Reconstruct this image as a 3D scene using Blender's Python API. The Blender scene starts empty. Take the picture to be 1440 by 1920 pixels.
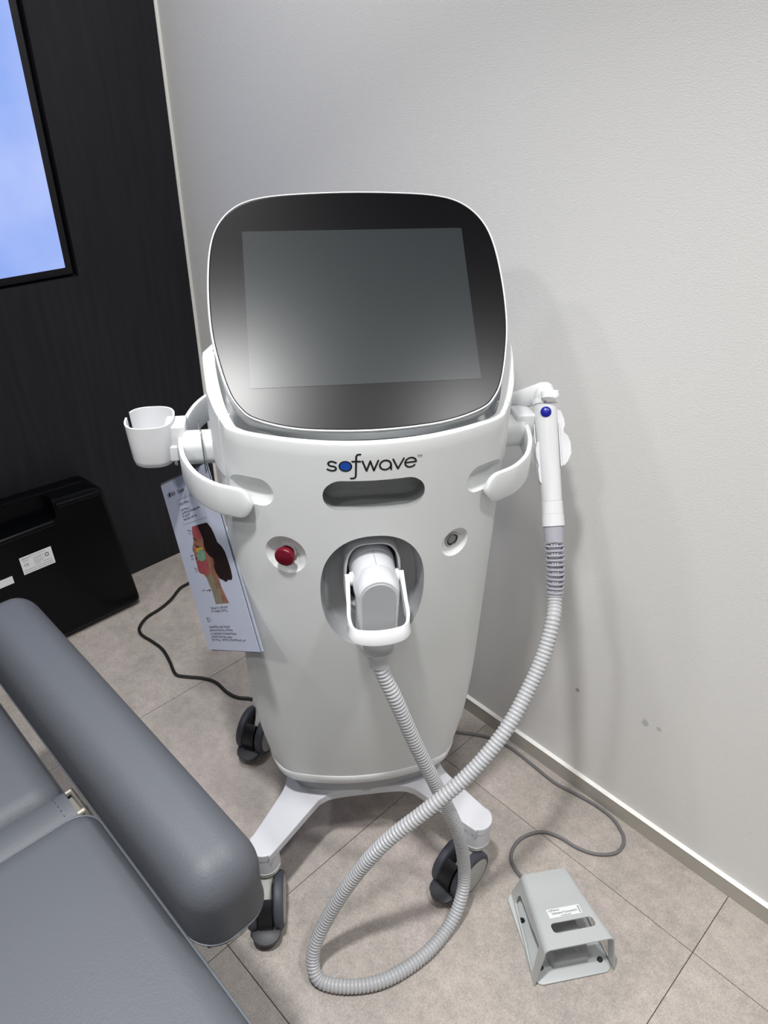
import bpy, bmesh, math, random
from mathutils import Vector, Matrix
from mathutils.geometry import tessellate_polygon
random.seed(7)
scene = bpy.context.scene
COL = scene.collection
PI = math.pi

# ------------------------------------------------------------------ camera
CAM = Vector((1.83527, -1.06066, 1.39104))
RIGHT = Vector((0.7012292, 0.71284055, 0.01166038))
DOWN = Vector((0.38710669, -0.36696485, -0.84586358))
FWD = Vector((-0.59868691, 0.59765805, -0.53327182))
cd = bpy.data.cameras.new('camera'); cam = bpy.data.objects.new('camera', cd); COL.objects.link(cam)
cd.sensor_fit = 'HORIZONTAL'; cd.sensor_width = 36.0; cd.lens = 34.548
cd.clip_start = 0.02; cd.clip_end = 50
mw = Matrix.Identity(4)
for i in range(3):
    mw[i][0] = RIGHT[i]; mw[i][1] = -DOWN[i]; mw[i][2] = -FWD[i]; mw[i][3] = CAM[i]
cam.matrix_world = mw
scene.camera = cam

# ------------------------------------------------------------------ world, exposure
w = bpy.data.worlds.new('world'); scene.world = w; w.use_nodes = True
w.node_tree.nodes['Background'].inputs[0].default_value = (0.9, 0.95, 1, 1)
w.node_tree.nodes['Background'].inputs[1].default_value = 0.15
vs = scene.view_settings
vs.view_transform = 'Standard'; vs.look = 'None'; vs.gamma = 1.0; vs.use_curve_mapping = False
vs.exposure = 0.0

# recessed ceiling lamps of the room: (x, y, radius, watts, beam angle)
CEIL = 2.40
DOWNLIGHTS = [(1.44, -0.99, 0.065, 11.8, 98), (2.04, -0.44, 0.065, 6.5, 108),
              (1.25, -2.05, 0.10, 10.5, 165), (2.35, -1.65, 0.10, 3.8, 165), (0.45, -1.65, 0.10, 6.0, 165), (3.0, -2.7, 0.10, 4.0, 165),
              (0.68, -0.46, 0.065, 9.5, 168)]
LAMP_COL = (1.0, 0.995, 0.985)

# ------------------------------------------------------------------ helpers
def lin(c):
    c = c / 255.0
    return c / 12.92 if c <= 0.04045 else ((c + 0.055) / 1.055) ** 2.4
def rgb(r, g, b): return (lin(r), lin(g), lin(b), 1.0)

def mat(name, col, rough=0.5, metal=0.0, spec=0.5, bump=None, var=None, coat=0.0, emit=None):
    """bump=(scale, strength, distance)  var=(scale, colour2, detail)"""
    m = bpy.data.materials.new(name); m.use_nodes = True
    nt = m.node_tree; b = nt.nodes['Principled BSDF']
    b.inputs['Base Color'].default_value = col
    b.inputs['Roughness'].default_value = rough
    b.inputs['Metallic'].default_value = metal
    b.inputs['Specular IOR Level'].default_value = spec
    b.inputs['Coat Weight'].default_value = coat
    tc = nt.nodes.new('ShaderNodeTexCoord')
    if var:
        n = nt.nodes.new('ShaderNodeTexNoise'); n.inputs['Scale'].default_value = var[0]
        n.inputs['Detail'].default_value = var[2]
        nt.links.new(tc.outputs['Object'], n.inputs['Vector'])
        r = nt.nodes.new('ShaderNodeValToRGB')
        r.color_ramp.elements[0].position = 0.35; r.color_ramp.elements[1].position = 0.65
        r.color_ramp.elements[0].color = col; r.color_ramp.elements[1].color = var[1]
        nt.links.new(n.outputs['Fac'], r.inputs[0]); nt.links.new(r.outputs[0], b.inputs['Base Color'])
    if bump:
        n = nt.nodes.new('ShaderNodeTexNoise'); n.inputs['Scale'].default_value = bump[0]
        n.inputs['Detail'].default_value = 3
        nt.links.new(tc.outputs['Object'], n.inputs['Vector'])
        bp = nt.nodes.new('ShaderNodeBump'); bp.inputs['Strength'].default_value = bump[1]
        bp.inputs['Distance'].default_value = bump[2]
        nt.links.new(n.outputs['Fac'], bp.inputs['Height']); nt.links.new(bp.outputs[0], b.inputs['Normal'])
    if emit:
        b.inputs['Emission Color'].default_value = emit[0]; b.inputs['Emission Strength'].default_value = emit[1]
    return m

MW = {}
def root(o):
    while o.parent: o = o.parent
    return o
def thing(name, label, cat, loc=(0, 0, 0), rz=0.0, group=None):
    e = bpy.data.objects.new(name, None); COL.objects.link(e)
    e.empty_display_size = 0.05
    e.location = loc; e.rotation_euler = (0, 0, rz)
    e['label'] = label; e['category'] = cat
    if group: e['group'] = group
    MW[e.name] = Matrix.Translation(loc) @ Matrix.Rotation(rz, 4, 'Z')
    return e
def tag(o, label, cat, group=None):
    o['label'] = label; o['category'] = cat
    if group: o['group'] = group
    return o
def finish(me, smooth=True, angle=35):
    if smooth:
        me.polygons.foreach_set('use_smooth', [True] * len(me.polygons))
        me.set_sharp_from_angle(angle=math.radians(angle))
    me.update()
def add(name, geo, m, parent=None, frame=None, smooth=True, angle=35, origin=None, fix=True):
    verts, faces = geo[0], geo[1]
    M = frame.copy() if frame is not None else Matrix.Identity(4)
    if parent is not None:
        M = MW[root(parent).name].inverted() @ M
    vv = [M @ Vector(v) for v in verts]
    off = Vector((0, 0, 0))
    if parent is None:
        if origin is None:
            xs = [v.x for v in vv]; ys = [v.y for v in vv]; zs = [v.z for v in vv]
            off = Vector(((min(xs) + max(xs)) / 2, (min(ys) + max(ys)) / 2, min(zs)))
        else: off = Vector(origin)
    me = bpy.data.meshes.new(name)
    me.from_pydata([v - off for v in vv], [], faces)
    if fix:
        bm = bmesh.new(); bm.from_mesh(me)
        bmesh.ops.recalc_face_normals(bm, faces=bm.faces); bm.to_mesh(me); bm.free()
    me.materials.append(m)
    finish(me, smooth, angle)
    o = bpy.data.objects.new(name, me); COL.objects.link(o)
    if parent is not None: o.parent = parent
    else: o.location = off; MW[o.name] = Matrix.Translation(off)
    return o
def struct(o): o['kind'] = 'structure'; return o

def join(*gs):
    V, Fc = [], []
    for g in gs:
        n = len(V); V += [tuple(v) for v in g[0]]; Fc += [tuple(i + n for i in f) for f in g[1]]
    return V, Fc
def xf(g, M): return [tuple(M @ Vector(v)) for v in g[0]], g[1]
def box(x0, x1, y0, y1, z0, z1):
    V = [(x, y, z) for z in (z0, z1) for y in (y0, y1) for x in (x0, x1)]
    return V, [(0, 2, 3, 1), (4, 5, 7, 6), (0, 1, 5, 4), (2, 6, 7, 3), (0, 4, 6, 2), (1, 3, 7, 5)]
def loft(rings, cap0=True, cap1=True, closed=True):
    n = len(rings[0]); V = [tuple(p) for r in rings for p in r]; Fc = []
    for i in range(len(rings) - 1):
        for j in range(n if closed else n - 1):
            a = i * n + j; b = i * n + (j + 1) % n
            Fc.append((a, b, b + n, a + n))
    if cap0: Fc.append(tuple(range(n - 1, -1, -1)))
    if cap1: Fc.append(tuple(range((len(rings) - 1) * n, len(rings) * n)))
    return V, Fc
def rbox(x0, x1, y0, y1, z0, z1, r, seg=3, mid=1):
    """box with rounded edges (radius r)"""
    c = [(x0 + x1) / 2, (y0 + y1) / 2, (z0 + z1) / 2]; h = [(x1 - x0) / 2, (y1 - y0) / 2, (z1 - z0) / 2]
    if not hasattr(r, '__len__'): r = (r, r, r)
    r = [min(r[i], h[i] * 0.999) for i in range(3)]
    def ax(i):
        L = []
        for k in range(seg + 1):
            t = math.tan((-1 + k / seg) * PI / 4); L.append((-h[i] + r[i]) + r[i] * t)
        for k in range(1, mid): L.append((-h[i] + r[i]) + (2 * h[i] - 2 * r[i]) * k / mid)
        for k in range(seg + 1):
            t = math.tan(k / seg * PI / 4); L.append((h[i] - r[i]) + r[i] * t)
        return L
    A = [ax(0), ax(1), ax(2)]; N = [len(a) for a in A]
    idx = {}; V = []; Fc = []
    def vid(i, j, k):
        key = (i, j, k)
        if key not in idx:
            q = [A[0][i], A[1][j], A[2][k]]
            inn = [max(-(h[t] - r[t]), min(h[t] - r[t], q[t])) for t in range(3)]
            d = [(q[t] - inn[t]) / r[t] for t in range(3)]
            L = math.sqrt(sum(t * t for t in d)) or 1
            idx[key] = len(V); V.append(tuple(c[t] + inn[t] + r[t] * d[t] / L for t in range(3)))
        return idx[key]
    for a, b, cc in ((0, 1, 2), (1, 2, 0), (2, 0, 1)):
        for end in (0, N[cc] - 1):
            for i in range(N[a] - 1):
                for j in range(N[b] - 1):
                    f = []
                    for di, dj in ((0, 0), (1, 0), (1, 1), (0, 1)):
                        k = [0, 0, 0]; k[a] = i + di; k[b] = j + dj; k[cc] = end; f.append(vid(*k))
                    Fc.append(tuple(f if end else f[::-1]))
    return V, Fc
def frames(path):
    P = [Vector(p) for p in path]; T = []
    for i in range(len(P)):
        t = (P[min(i + 1, len(P) - 1)] - P[max(i - 1, 0)]); T.append(t.normalized())
    up = Vector((0, 0, 1)) if abs(T[0].z) < 0.9 else Vector((1, 0, 0))
    n = (up - T[0] * up.dot(T[0])).normalized(); out = []
    for i in range(len(P)):
        n = (n - T[i] * n.dot(T[i])).normalized(); out.append((P[i], T[i], n, T[i].cross(n)))
    return out
def tube(path, r, n=12, cap=True, closed=False):
    fr = frames(path); R = []
    for i, (p, t, a, b) in enumerate(fr):
        rr = r[i] if hasattr(r, '__len__') else r
        R.append([tuple(p + (a * math.cos(2 * PI * k / n) + b * math.sin(2 * PI * k / n)) * rr) for k in range(n)])
    if closed:
        V, Fc = loft(R, False, False); m = len(R)
        # ends are joined by nearest vertex
        off = min(range(n), key=lambda k: (Vector(R[0][k]) - Vector(R[-1][0])).length)
        for j in range(n):
            a = (m - 1) * n + j; b = (m - 1) * n + (j + 1) % n
            Fc.append((a, b, (j + 1 + off) % n, (j + off) % n))
        return V, Fc
    return loft(R, cap, cap)
def cr(pts, n=8, closed=False):
    P = [Vector(p) for p in pts]; out = []; N = len(P)
    rng = range(N) if closed else range(N - 1)
    for i in rng:
        if closed: a, b, c, d = P[i - 1], P[i], P[(i + 1) % N], P[(i + 2) % N]
        else: a, b, c, d = P[max(i - 1, 0)], P[i], P[i + 1], P[min(i + 2, N - 1)]
        for k in range(n):
            t = k / n
            out.append(0.5 * ((2 * b) + (c - a) * t + (2 * a - 5 * b + 4 * c - d) * t * t + (3 * b - a - 3 * c + d) * t ** 3))
    if not closed: out.append(P[-1])
    return out
def resample(path, step):
    out = [path[0]]; acc = 0
    for a, b in zip(path, path[1:]):
        L = (b - a).length; t = step - acc
        while t <= L: out.append(a + (b - a) * (t / L)); t += step
        acc = (acc + L) % step
    return out
def lathe(prof, n=32, M=None):
    """prof: (r, z) list along local z"""
    R = [[(r * math.cos(2 * PI * k / n), r * math.sin(2 * PI * k / n), z) for k in range(n)] for r, z in prof]
    g = loft(R); return xf(g, M) if M is not None else g
def axis_matrix(o, zdir, xdir=None):
    z = Vector(zdir).normalized()
    x = Vector(xdir) if xdir is not None else (Vector((1, 0, 0)) if abs(z.x) < 0.9 else Vector((0, 1, 0)))
    x = (x - z * x.dot(z)).normalized(); y = z.cross(x)
    M = Matrix.Identity(4)
    for i in range(3): M[i][0] = x[i]; M[i][1] = y[i]; M[i][2] = z[i]; M[i][3] = o[i]
    return M
def prism(out2d, z0, z1, bev=0.0):
    """extrude an outline along z with a small chamfer"""
    P = [Vector((p[0], p[1])) for p in out2d]; n = len(P)
    area = sum(P[i].x * P[(i + 1) % n].y - P[(i + 1) % n].x * P[i].y for i in range(n))
    s = 1 if area > 0 else -1
    def off(d):
        o = []
        for i in range(n):
            e = (P[(i + 1) % n] - P[i - 1]).normalized(); o.append(P[i] + Vector((-e.y, e.x)) * d * s)
        return o
    R = []
    if bev > 0:
        i_ = off(bev)
        for z, q in ((z0, i_), (z0 + bev * 0.3, off(bev * 0.3)), (z0 + bev, P), (z1 - bev, P), (z1 - bev * 0.3, off(bev * 0.3)), (z1, i_)): R.append([(p.x, p.y, z) for p in q])
    else:
        R = [[(p.x, p.y, z) for p in P] for z in (z0, z1)]
    V, Fc = loft(R, False, False)
    tri = tessellate_polygon([[Vector((x, y, 0)) for x, y, _ in R[0]]])
    k = (len(R) - 1) * n
    Fc += [tuple(t) for t in tri] + [tuple(i + k for i in t) for t in tri]
    return V, Fc
def rrect(w, h, r, n=6, cx=0, cy=0):
    o = []
    for sx, sy, a0 in ((1, 1, 0), (-1, 1, 90), (-1, -1, 180), (1, -1, 270)):
        for k in range(n + 1):
            a = math.radians(a0 + 90 * k / n)
            o.append((cx + sx * (w / 2 - r) + r * math.cos(a), cy + sy * (h / 2 - r) + r * math.sin(a)))
    return o
def boolean(o, geo, frame=None, op='DIFFERENCE', mi=0):
    M = frame if frame is not None else Matrix.Identity(4)
    M = MW[root(o).name].inverted() @ M if o.parent else M
    me = bpy.data.meshes.new('cut'); me.from_pydata([M @ Vector(v) for v in geo[0]], [], geo[1])
    bm = bmesh.new(); bm.from_mesh(me); bmesh.ops.recalc_face_normals(bm, faces=bm.faces); bm.to_mesh(me); bm.free()
    if mi:
        for mm in o.data.materials: me.materials.append(mm)
        me.polygons.foreach_set('material_index', [mi] * len(me.polygons))
    c = bpy.data.objects.new('cut', me); COL.objects.link(c)
    if o.parent: c.matrix_world = MW[root(o).name]
    md = o.modifiers.new('b', 'BOOLEAN'); md.operation = op; md.object = c; md.solver = 'EXACT'
    md.material_mode = 'INDEX'
    bpy.context.view_layer.update()
    dg = bpy.context.evaluated_depsgraph_get()
    nm = bpy.data.meshes.new_from_object(o.evaluated_get(dg))
    o.modifiers.clear(); old = o.data; o.data = nm
    bpy.data.objects.remove(c); bpy.data.meshes.remove(me); bpy.data.meshes.remove(old)
def text_geo(s, size, align='LEFT', sx=1.0):
    cu = bpy.data.curves.new('t', 'FONT'); cu.body = s; cu.size = size; cu.align_x = align; cu.resolution_u = 3
    o = bpy.data.objects.new('t', cu); COL.objects.link(o)
    bpy.context.view_layer.update()
    me = bpy.data.meshes.new_from_object(o.evaluated_get(bpy.context.evaluated_depsgraph_get()))
    V = [(v.co.x * sx, v.co.y, 0) for v in me.vertices]; Fc = [tuple(p.vertices) for p in me.polygons]
    bpy.data.objects.remove(o); bpy.data.curves.remove(cu); bpy.data.meshes.remove(me)
    return V, Fc
def stroke(pts, wd, n=8):
    """flat ribbon with round ends in the xy plane"""
    P = [Vector((p[0], p[1])) for p in pts]; L, Rr = [], []
    for i in range(len(P)):
        t = (P[min(i + 1, len(P) - 1)] - P[max(0, i - 1)]).normalized(); nn = Vector((-t.y, t.x)) * wd / 2
        L.append(P[i] + nn); Rr.append(P[i] - nn)
    V = [(p.x, p.y, 0) for p in L + Rr]; m = len(P)
    Fc = [(i, i + m, i + m + 1, i + 1) for i in range(m - 1)]
    for p in (P[0], P[-1]):
        b = len(V); V += [(p.x + wd / 2 * math.cos(2 * PI * k / 12), p.y + wd / 2 * math.sin(2 * PI * k / 12), 0) for k in range(12)]
        Fc.append(tuple(range(b, b + 12)))
    return V, Fc
def arc(cx, cy, rx, ry, a0, a1, n=24):
    return [(cx + rx * math.cos(math.radians(a0 + (a1 - a0) * k / n)), cy + ry * math.sin(math.radians(a0 + (a1 - a0) * k / n))) for k in range(n + 1)]
def poly(pts, z=0.0): return [(p[0], p[1], z) for p in pts], [tuple(range(len(pts)))]
def disc(cx, cy, r, z=0.0, n=24): return poly(arc(cx, cy, r, r, 0, 360 - 360 / n, n - 1), z)

# device frame: local x = its right in the picture, local y = to its back, z up
DEV = Vector((1.110, -0.3864, 0.0)); PHI = math.radians(53.567)
D = Matrix.Translation(DEV) @ Matrix.Rotation(PHI, 4, 'Z')
def d(x, f, z): return (x, -f, z)          # f = distance to the front
def dl(L): return [d(*p) for p in L]
def dw(x, f, z): return D @ Vector(d(x, f, z))

# ------------------------------------------------------------------ materials
def wallpaper():
    m = mat('wallpaper', rgb(226, 225, 223), 0.75, spec=0.25)
    nt = m.node_tree; b = nt.nodes['Principled BSDF']; tc = nt.nodes['Texture Coordinate']
    n1 = nt.nodes.new('ShaderNodeTexNoise'); n1.inputs['Scale'].default_value = 480; n1.inputs['Detail'].default_value = 4
    mp = nt.nodes.new('ShaderNodeMapping'); mp.inputs['Scale'].default_value = (0.5, 1, 1)
    nt.links.new(tc.outputs['Object'], mp.inputs[0]); nt.links.new(mp.outputs[0], n1.inputs['Vector'])
    n2 = nt.nodes.new('ShaderNodeTexVoronoi'); n2.inputs['Scale'].default_value = 620
    nt.links.new(mp.outputs[0], n2.inputs['Vector'])
    ad = nt.nodes.new('ShaderNodeMath'); ad.operation = 'ADD'
    nt.links.new(n1.outputs['Fac'], ad.inputs[0]); nt.links.new(n2.outputs['Distance'], ad.inputs[1])
    bp = nt.nodes.new('ShaderNodeBump'); bp.inputs['Strength'].default_value = 0.22; bp.inputs['Distance'].default_value = 0.0008
    nt.links.new(ad.outputs[0], bp.inputs['Height']); nt.links.new(bp.outputs[0], b.inputs['Normal'])
    # three scuff marks low on the wall
    geo = nt.nodes.new('ShaderNodeNewGeometry'); prev = None
    ns = nt.nodes.new('ShaderNodeTexNoise'); ns.inputs['Scale'].default_value = 70
    nt.links.new(geo.outputs['Position'], ns.inputs['Vector'])
    for (x, z, r, k) in SCUFFS:
        vd = nt.nodes.new('ShaderNodeVectorMath'); vd.operation = 'DISTANCE'
        vd.inputs[1].default_value = (x, 0.008, z); nt.links.new(geo.outputs['Position'], vd.inputs[0])
        md = nt.nodes.new('ShaderNodeMath'); md.operation = 'MULTIPLY_ADD'; md.inputs[1].default_value = 0.022; 
        nt.links.new(ns.outputs['Fac'], md.inputs[0]); nt.links.new(vd.outputs['Value'], md.inputs[2])
        mr = nt.nodes.new('ShaderNodeMapRange'); mr.inputs[1].default_value = r + 0.011; mr.inputs[2].default_value = r + 0.006
        mr.inputs[3].default_value = 0; mr.inputs[4].default_value = k
        nt.links.new(md.outputs[0], mr.inputs[0])
        if prev is None: prev = mr
        else:
            mx = nt.nodes.new('ShaderNodeMath'); mx.operation = 'MAXIMUM'
            nt.links.new(prev.outputs[0], mx.inputs[0]); nt.links.new(mr.outputs[0], mx.inputs[1]); prev = mx
    mix = nt.nodes.new('ShaderNodeMixRGB'); mix.inputs[1].default_value = rgb(226, 225, 223); mix.inputs[2].default_value = rgb(130, 128, 124)
    nt.links.new(prev.outputs[0], mix.inputs[0]); nt.links.new(mix.outputs[0], b.inputs['Base Color'])
    return m
SCUFFS = [(1.343, 0.262, 0.007, 0.75), (1.490, 0.285, 0.008, 0.4), (1.520, 0.290, 0.005, 0.4)]

def stone_tile():
    m = mat('stone_tile', rgb(176, 166, 158), 0.5, spec=0.35)
    nt = m.node_tree; b = nt.nodes['Principled BSDF']
    geo = nt.nodes.new('ShaderNodeNewGeometry'); oi = nt.nodes.new('ShaderNodeObjectInfo')
    sc = nt.nodes.new('ShaderNodeVectorMath'); sc.operation = 'SCALE'
    mm = nt.nodes.new('ShaderNodeMath'); mm.operation = 'MULTIPLY'; mm.inputs[1].default_value = 9
    nt.links.new(oi.outputs['Random'], mm.inputs[0])
    va = nt.nodes.new('ShaderNodeVectorMath'); va.operation = 'ADD'
    nt.links.new(geo.outputs['Position'], va.inputs[0]); nt.links.new(mm.outputs[0], va.inputs[1])
    def noise(s, det, ro=0.6):
        n = nt.nodes.new('ShaderNodeTexNoise'); n.inputs['Scale'].default_value = s; n.inputs['Detail'].default_value = det
        n.inputs['Roughness'].default_value = ro
        nt.links.new(va.outputs[0], n.inputs['Vector']); return n
    big = noise(7, 5); mid = noise(38, 4, 0.7); fine = noise(330, 3, 0.8)
    r1 = nt.nodes.new('ShaderNodeValToRGB'); e = r1.color_ramp.elements
    e[0].position = 0.3; e[0].color = rgb(168, 162, 157); e[1].position = 0.7; e[1].color = rgb(187, 177, 174)
    x = r1.color_ramp.elements.new(0.5); x.color = rgb(178, 171, 165)
    nt.links.new(big.outputs['Fac'], r1.inputs[0])
    r2 = nt.nodes.new('ShaderNodeValToRGB'); e = r2.color_ramp.elements
    e[0].position = 0.3; e[0].color = (0.80, 0.80, 0.80, 1); e[1].position = 0.68; e[1].color = (1.1, 1.09, 1.08, 1)
    nt.links.new(mid.outputs['Fac'], r2.inputs[0])
    r3 = nt.nodes.new('ShaderNodeValToRGB'); e = r3.color_ramp.elements
    e[0].position = 0.32; e[0].color = (0.72, 0.70, 0.69, 1); e[1].position = 0.66; e[1].color = (1.16, 1.16, 1.15, 1)
    nt.links.new(fine.outputs['Fac'], r3.inputs[0])
    m1 = nt.nodes.new('ShaderNodeMixRGB'); m1.blend_type = 'MULTIPLY'; m1.inputs[0].default_value = 0.8
    m2 = nt.nodes.new('ShaderNodeMixRGB'); m2.blend_type = 'MULTIPLY'; m2.inputs[0].default_value = 0.85
    nt.links.new(r1.outputs[0], m1.inputs[1]); nt.links.new(r2.outputs[0], m1.inputs[2])
    nt.links.new(m1.outputs[0], m2.inputs[1]); nt.links.new(r3.outputs[0], m2.inputs[2])
    nt.links.new(m2.outputs[0], b.inputs['Base Color'])
    bp = nt.nodes.new('ShaderNodeBump'); bp.inputs['Strength'].default_value = 0.25; bp.inputs['Distance'].default_value = 0.001
    nt.links.new(fine.outputs['Fac'], bp.inputs['Height']); nt.links.new(bp.outputs[0], b.inputs['Normal'])
    return m

def dark_wood():
    m = mat('dark_wood', rgb(38, 37, 42), 0.5, spec=0.35)
    nt = m.node_tree; b = nt.nodes['Principled BSDF']; tc = nt.nodes['Texture Coordinate']
    mp = nt.nodes.new('ShaderNodeMapping'); mp.inputs['Scale'].default_value = (1, 14, 0.7)
    nt.links.new(tc.outputs['Object'], mp.inputs[0])
    n = nt.nodes.new('ShaderNodeTexNoise'); n.inputs['Scale'].default_value = 5; n.inputs['Detail'].default_value = 8
    n.inputs['Distortion'].default_value = 0.6
    nt.links.new(mp.outputs[0], n.inputs['Vector'])
    r = nt.nodes.new('ShaderNodeValToRGB'); e = r.color_ramp.elements
    e[0].position = 0.3; e[0].color = rgb(27, 27, 32); e[1].position = 0.72; e[1].color = rgb(38, 37, 43)
    nt.links.new(n.outputs['Fac'], r.inputs[0]); nt.links.new(r.outputs[0], b.inputs['Base Color'])
    mp2 = nt.nodes.new('ShaderNodeMapping'); mp2.inputs['Scale'].default_value = (1, 60, 1.2)
    nt.links.new(tc.outputs['Object'], mp2.inputs[0])
    n2 = nt.nodes.new('ShaderNodeTexNoise'); n2.inputs['Scale'].default_value = 6; n2.inputs['Detail'].default_value = 4
    nt.links.new(mp2.outputs[0], n2.inputs['Vector'])
    bp = nt.nodes.new('ShaderNodeBump'); bp.inputs['Strength'].default_value = 0.2; bp.inputs['Distance'].default_value = 0.001
    nt.links.new(n2.outputs['Fac'], bp.inputs['Height']); nt.links.new(bp.outputs[0], b.inputs['Normal'])
    return m

def leather():
    m = mat('grey_leather', rgb(82, 85, 91), 0.54, spec=0.38)
    nt = m.node_tree; b = nt.nodes['Principled BSDF']; tc = nt.nodes['Texture Coordinate']
    v = nt.nodes.new('ShaderNodeTexVoronoi'); v.inputs['Scale'].default_value = 420; v.feature = 'SMOOTH_F1'
    n = nt.nodes.new('ShaderNodeTexNoise'); n.inputs['Scale'].default_value = 130; n.inputs['Detail'].default_value = 5
    nt.links.new(tc.outputs['Object'], v.inputs['Vector']); nt.links.new(tc.outputs['Object'], n.inputs['Vector'])
    a = nt.nodes.new('ShaderNodeMath'); a.operation = 'ADD'
    nt.links.new(v.outputs['Distance'], a.inputs[0]); nt.links.new(n.outputs['Fac'], a.inputs[1])
    bp = nt.nodes.new('ShaderNodeBump'); bp.inputs['Strength'].default_value = 0.28; bp.inputs['Distance'].default_value = 0.0008
    nt.links.new(a.outputs[0], bp.inputs['Height']); nt.links.new(bp.outputs[0], b.inputs['Normal'])
    return m

def screen_picture():
    m = bpy.data.materials.new('screen_picture'); m.use_nodes = True; nt = m.node_tree
    b = nt.nodes['Principled BSDF']; b.inputs['Base Color'].default_value = (0, 0, 0, 1); b.inputs['Roughness'].default_value = 0.25
    tc = nt.nodes.new('ShaderNodeTexCoord'); n = nt.nodes.new('ShaderNodeTexNoise')
    n.inputs['Scale'].default_value = 3.2; n.inputs['Detail'].default_value = 5
    nt.links.new(tc.outputs['Object'], n.inputs['Vector'])
    r = nt.nodes.new('ShaderNodeValToRGB'); e = r.color_ramp.elements
    e[0].position = 0.3; e[0].color = rgb(122, 162, 236); e[1].position = 0.72; e[1].color = rgb(176, 194, 250)
    x = r.color_ramp.elements.new(0.5); x.color = rgb(150, 177, 245)
    nt.links.new(n.outputs['Fac'], r.inputs[0]); nt.links.new(r.outputs[0], b.inputs['Emission Color'])
    b.inputs['Emission Strength'].default_value = 1.0
    return m

M_wallpaper = wallpaper()
M_paint = mat('white_paint', rgb(198, 197, 194), 0.8, bump=(60, 0.05, 0.001))
M_ceiling = mat('ceiling_paint', rgb(172, 171, 169), 0.85, bump=(40, 0.05, 0.001))
M_base = mat('baseboard_grey', rgb(176, 171, 162), 0.5, bump=(30, 0.03, 0.001))  # baseboard front darkened in the colour, as overhead light only grazes it
M_bead_light = mat('bead_and_top_light', rgb(245, 244, 240), 0.5, bump=(30, 0.03, 0.001))  # white of the corner bead, also paints the light on the baseboard top
M_grout = mat('joint_dark', rgb(70, 64, 60), 0.9, bump=(80, 0.1, 0.001))
M_tile = stone_tile(); M_wood = dark_wood(); M_leather = leather(); M_screen = screen_picture()
M_white = mat('white_plastic', rgb(218, 221, 221), 0.36, spec=0.45, bump=(900, 0.03, 0.0003))
M_white2 = mat('white_side_plastic', rgb(222, 224, 224), 0.4, spec=0.4, bump=(900, 0.03, 0.0003))
M_gloss = mat('white_gloss_plastic', rgb(222, 223, 225), 0.25, spec=0.5, bump=(500, 0.01, 0.0003))
M_powder = mat('white_powder_coat', rgb(210, 211, 217), 0.45, bump=(700, 0.04, 0.0003))
M_grey = mat('grey_plastic', rgb(196, 197, 200), 0.42, bump=(700, 0.03, 0.0003))
M_plug = mat('plug_plastic', rgb(204, 206, 211), 0.36, bump=(700, 0.02, 0.0003))
M_slot = mat('slot_grey_plastic', rgb(150, 153, 153), 0.5, bump=(700, 0.03, 0.0003))
M_recess = mat('recess_grey_plastic', rgb(172, 175, 178), 0.4, bump=(700, 0.03, 0.0003))
M_rim = mat('silver_rim', rgb(190, 192, 194), 0.35, metal=0.25, bump=(700, 0.02, 0.0003))
M_rimw = mat('white_rim', rgb(240, 241, 242), 0.3, bump=(700, 0.02, 0.0003))
M_glass = mat('black_glass', rgb(2, 2, 5), 0.29, spec=0.22, bump=(1500, 0.01, 0.0002))
M_lcd = mat('switched_off_display', rgb(41, 45, 47), 0.29, spec=0.22, bump=(1500, 0.01, 0.0002))
M_black = mat('black_plastic', rgb(20, 21, 24), 0.4, bump=(300, 0.05, 0.0005))
M_case = mat('case_black_plastic', rgb(4, 5, 8), 0.24, spec=0.22, bump=(120, 0.03, 0.0005))
M_tyre = mat('tyre_grey', rgb(62, 64, 74), 0.55, bump=(300, 0.06, 0.0005), var=(30, rgb(70, 72, 82), 3))
M_hub = mat('hub_grey', rgb(176, 178, 174), 0.45, bump=(300, 0.03, 0.0005))
M_fork = mat('fork_white', rgb(214, 214, 208), 0.42, bump=(300, 0.03, 0.0005))
M_pedal = mat('pedal_black', rgb(48, 50, 56), 0.5, bump=(300, 0.05, 0.0005))
M_hose = mat('hose_grey', rgb(180, 181, 184), 0.3, spec=0.5, bump=(400, 0.03, 0.0005))
M_relief = mat('strain_relief_grey', rgb(168, 168, 178), 0.5, bump=(400, 0.03, 0.0005))
M_red = mat('red_button', rgb(104, 4, 30), 0.28, spec=0.5, bump=(300, 0.02, 0.0005))
M_blue = mat('blue_button', rgb(16, 22, 150), 0.3, spec=0.5, bump=(300, 0.02, 0.0005))
M_logob = mat('logo_blue', rgb(18, 72, 160), 0.4, bump=(300, 0.01, 0.0005))
M_logo = mat('logo_black', rgb(14, 14, 16), 0.4, bump=(300, 0.01, 0.0005))
M_steel = mat('steel', rgb(170, 170, 172), 0.22, metal=0.95, bump=(300, 0.02, 0.0005))
M_brush = mat('brushed_steel', rgb(140, 142, 142), 0.38, metal=0.9, bump=(500, 0.06, 0.0005))
M_paper = mat('paper', rgb(196, 202, 220), 0.3, spec=0.5, bump=(25, 0.05, 0.002))
M_film = mat('laminate_edge', rgb(120, 126, 136), 0.25, bump=(25, 0.05, 0.002))
M_ink = mat('ink_dark', rgb(40, 42, 58), 0.5, bump=(300, 0.01, 0.0005))
M_hair = mat('print_hair', rgb(24, 18, 20), 0.35, var=(60, rgb(46, 28, 24), 4))
M_skin = mat('print_skin', rgb(160, 112, 92), 0.35, var=(80, rgb(140, 92, 78), 3))
M_pink = mat('print_pink', rgb(150, 66, 74), 0.35, var=(80, rgb(164, 84, 88), 3))
M_green = mat('print_green', rgb(128, 160, 138), 0.35, var=(80, rgb(112, 146, 128), 3))
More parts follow.
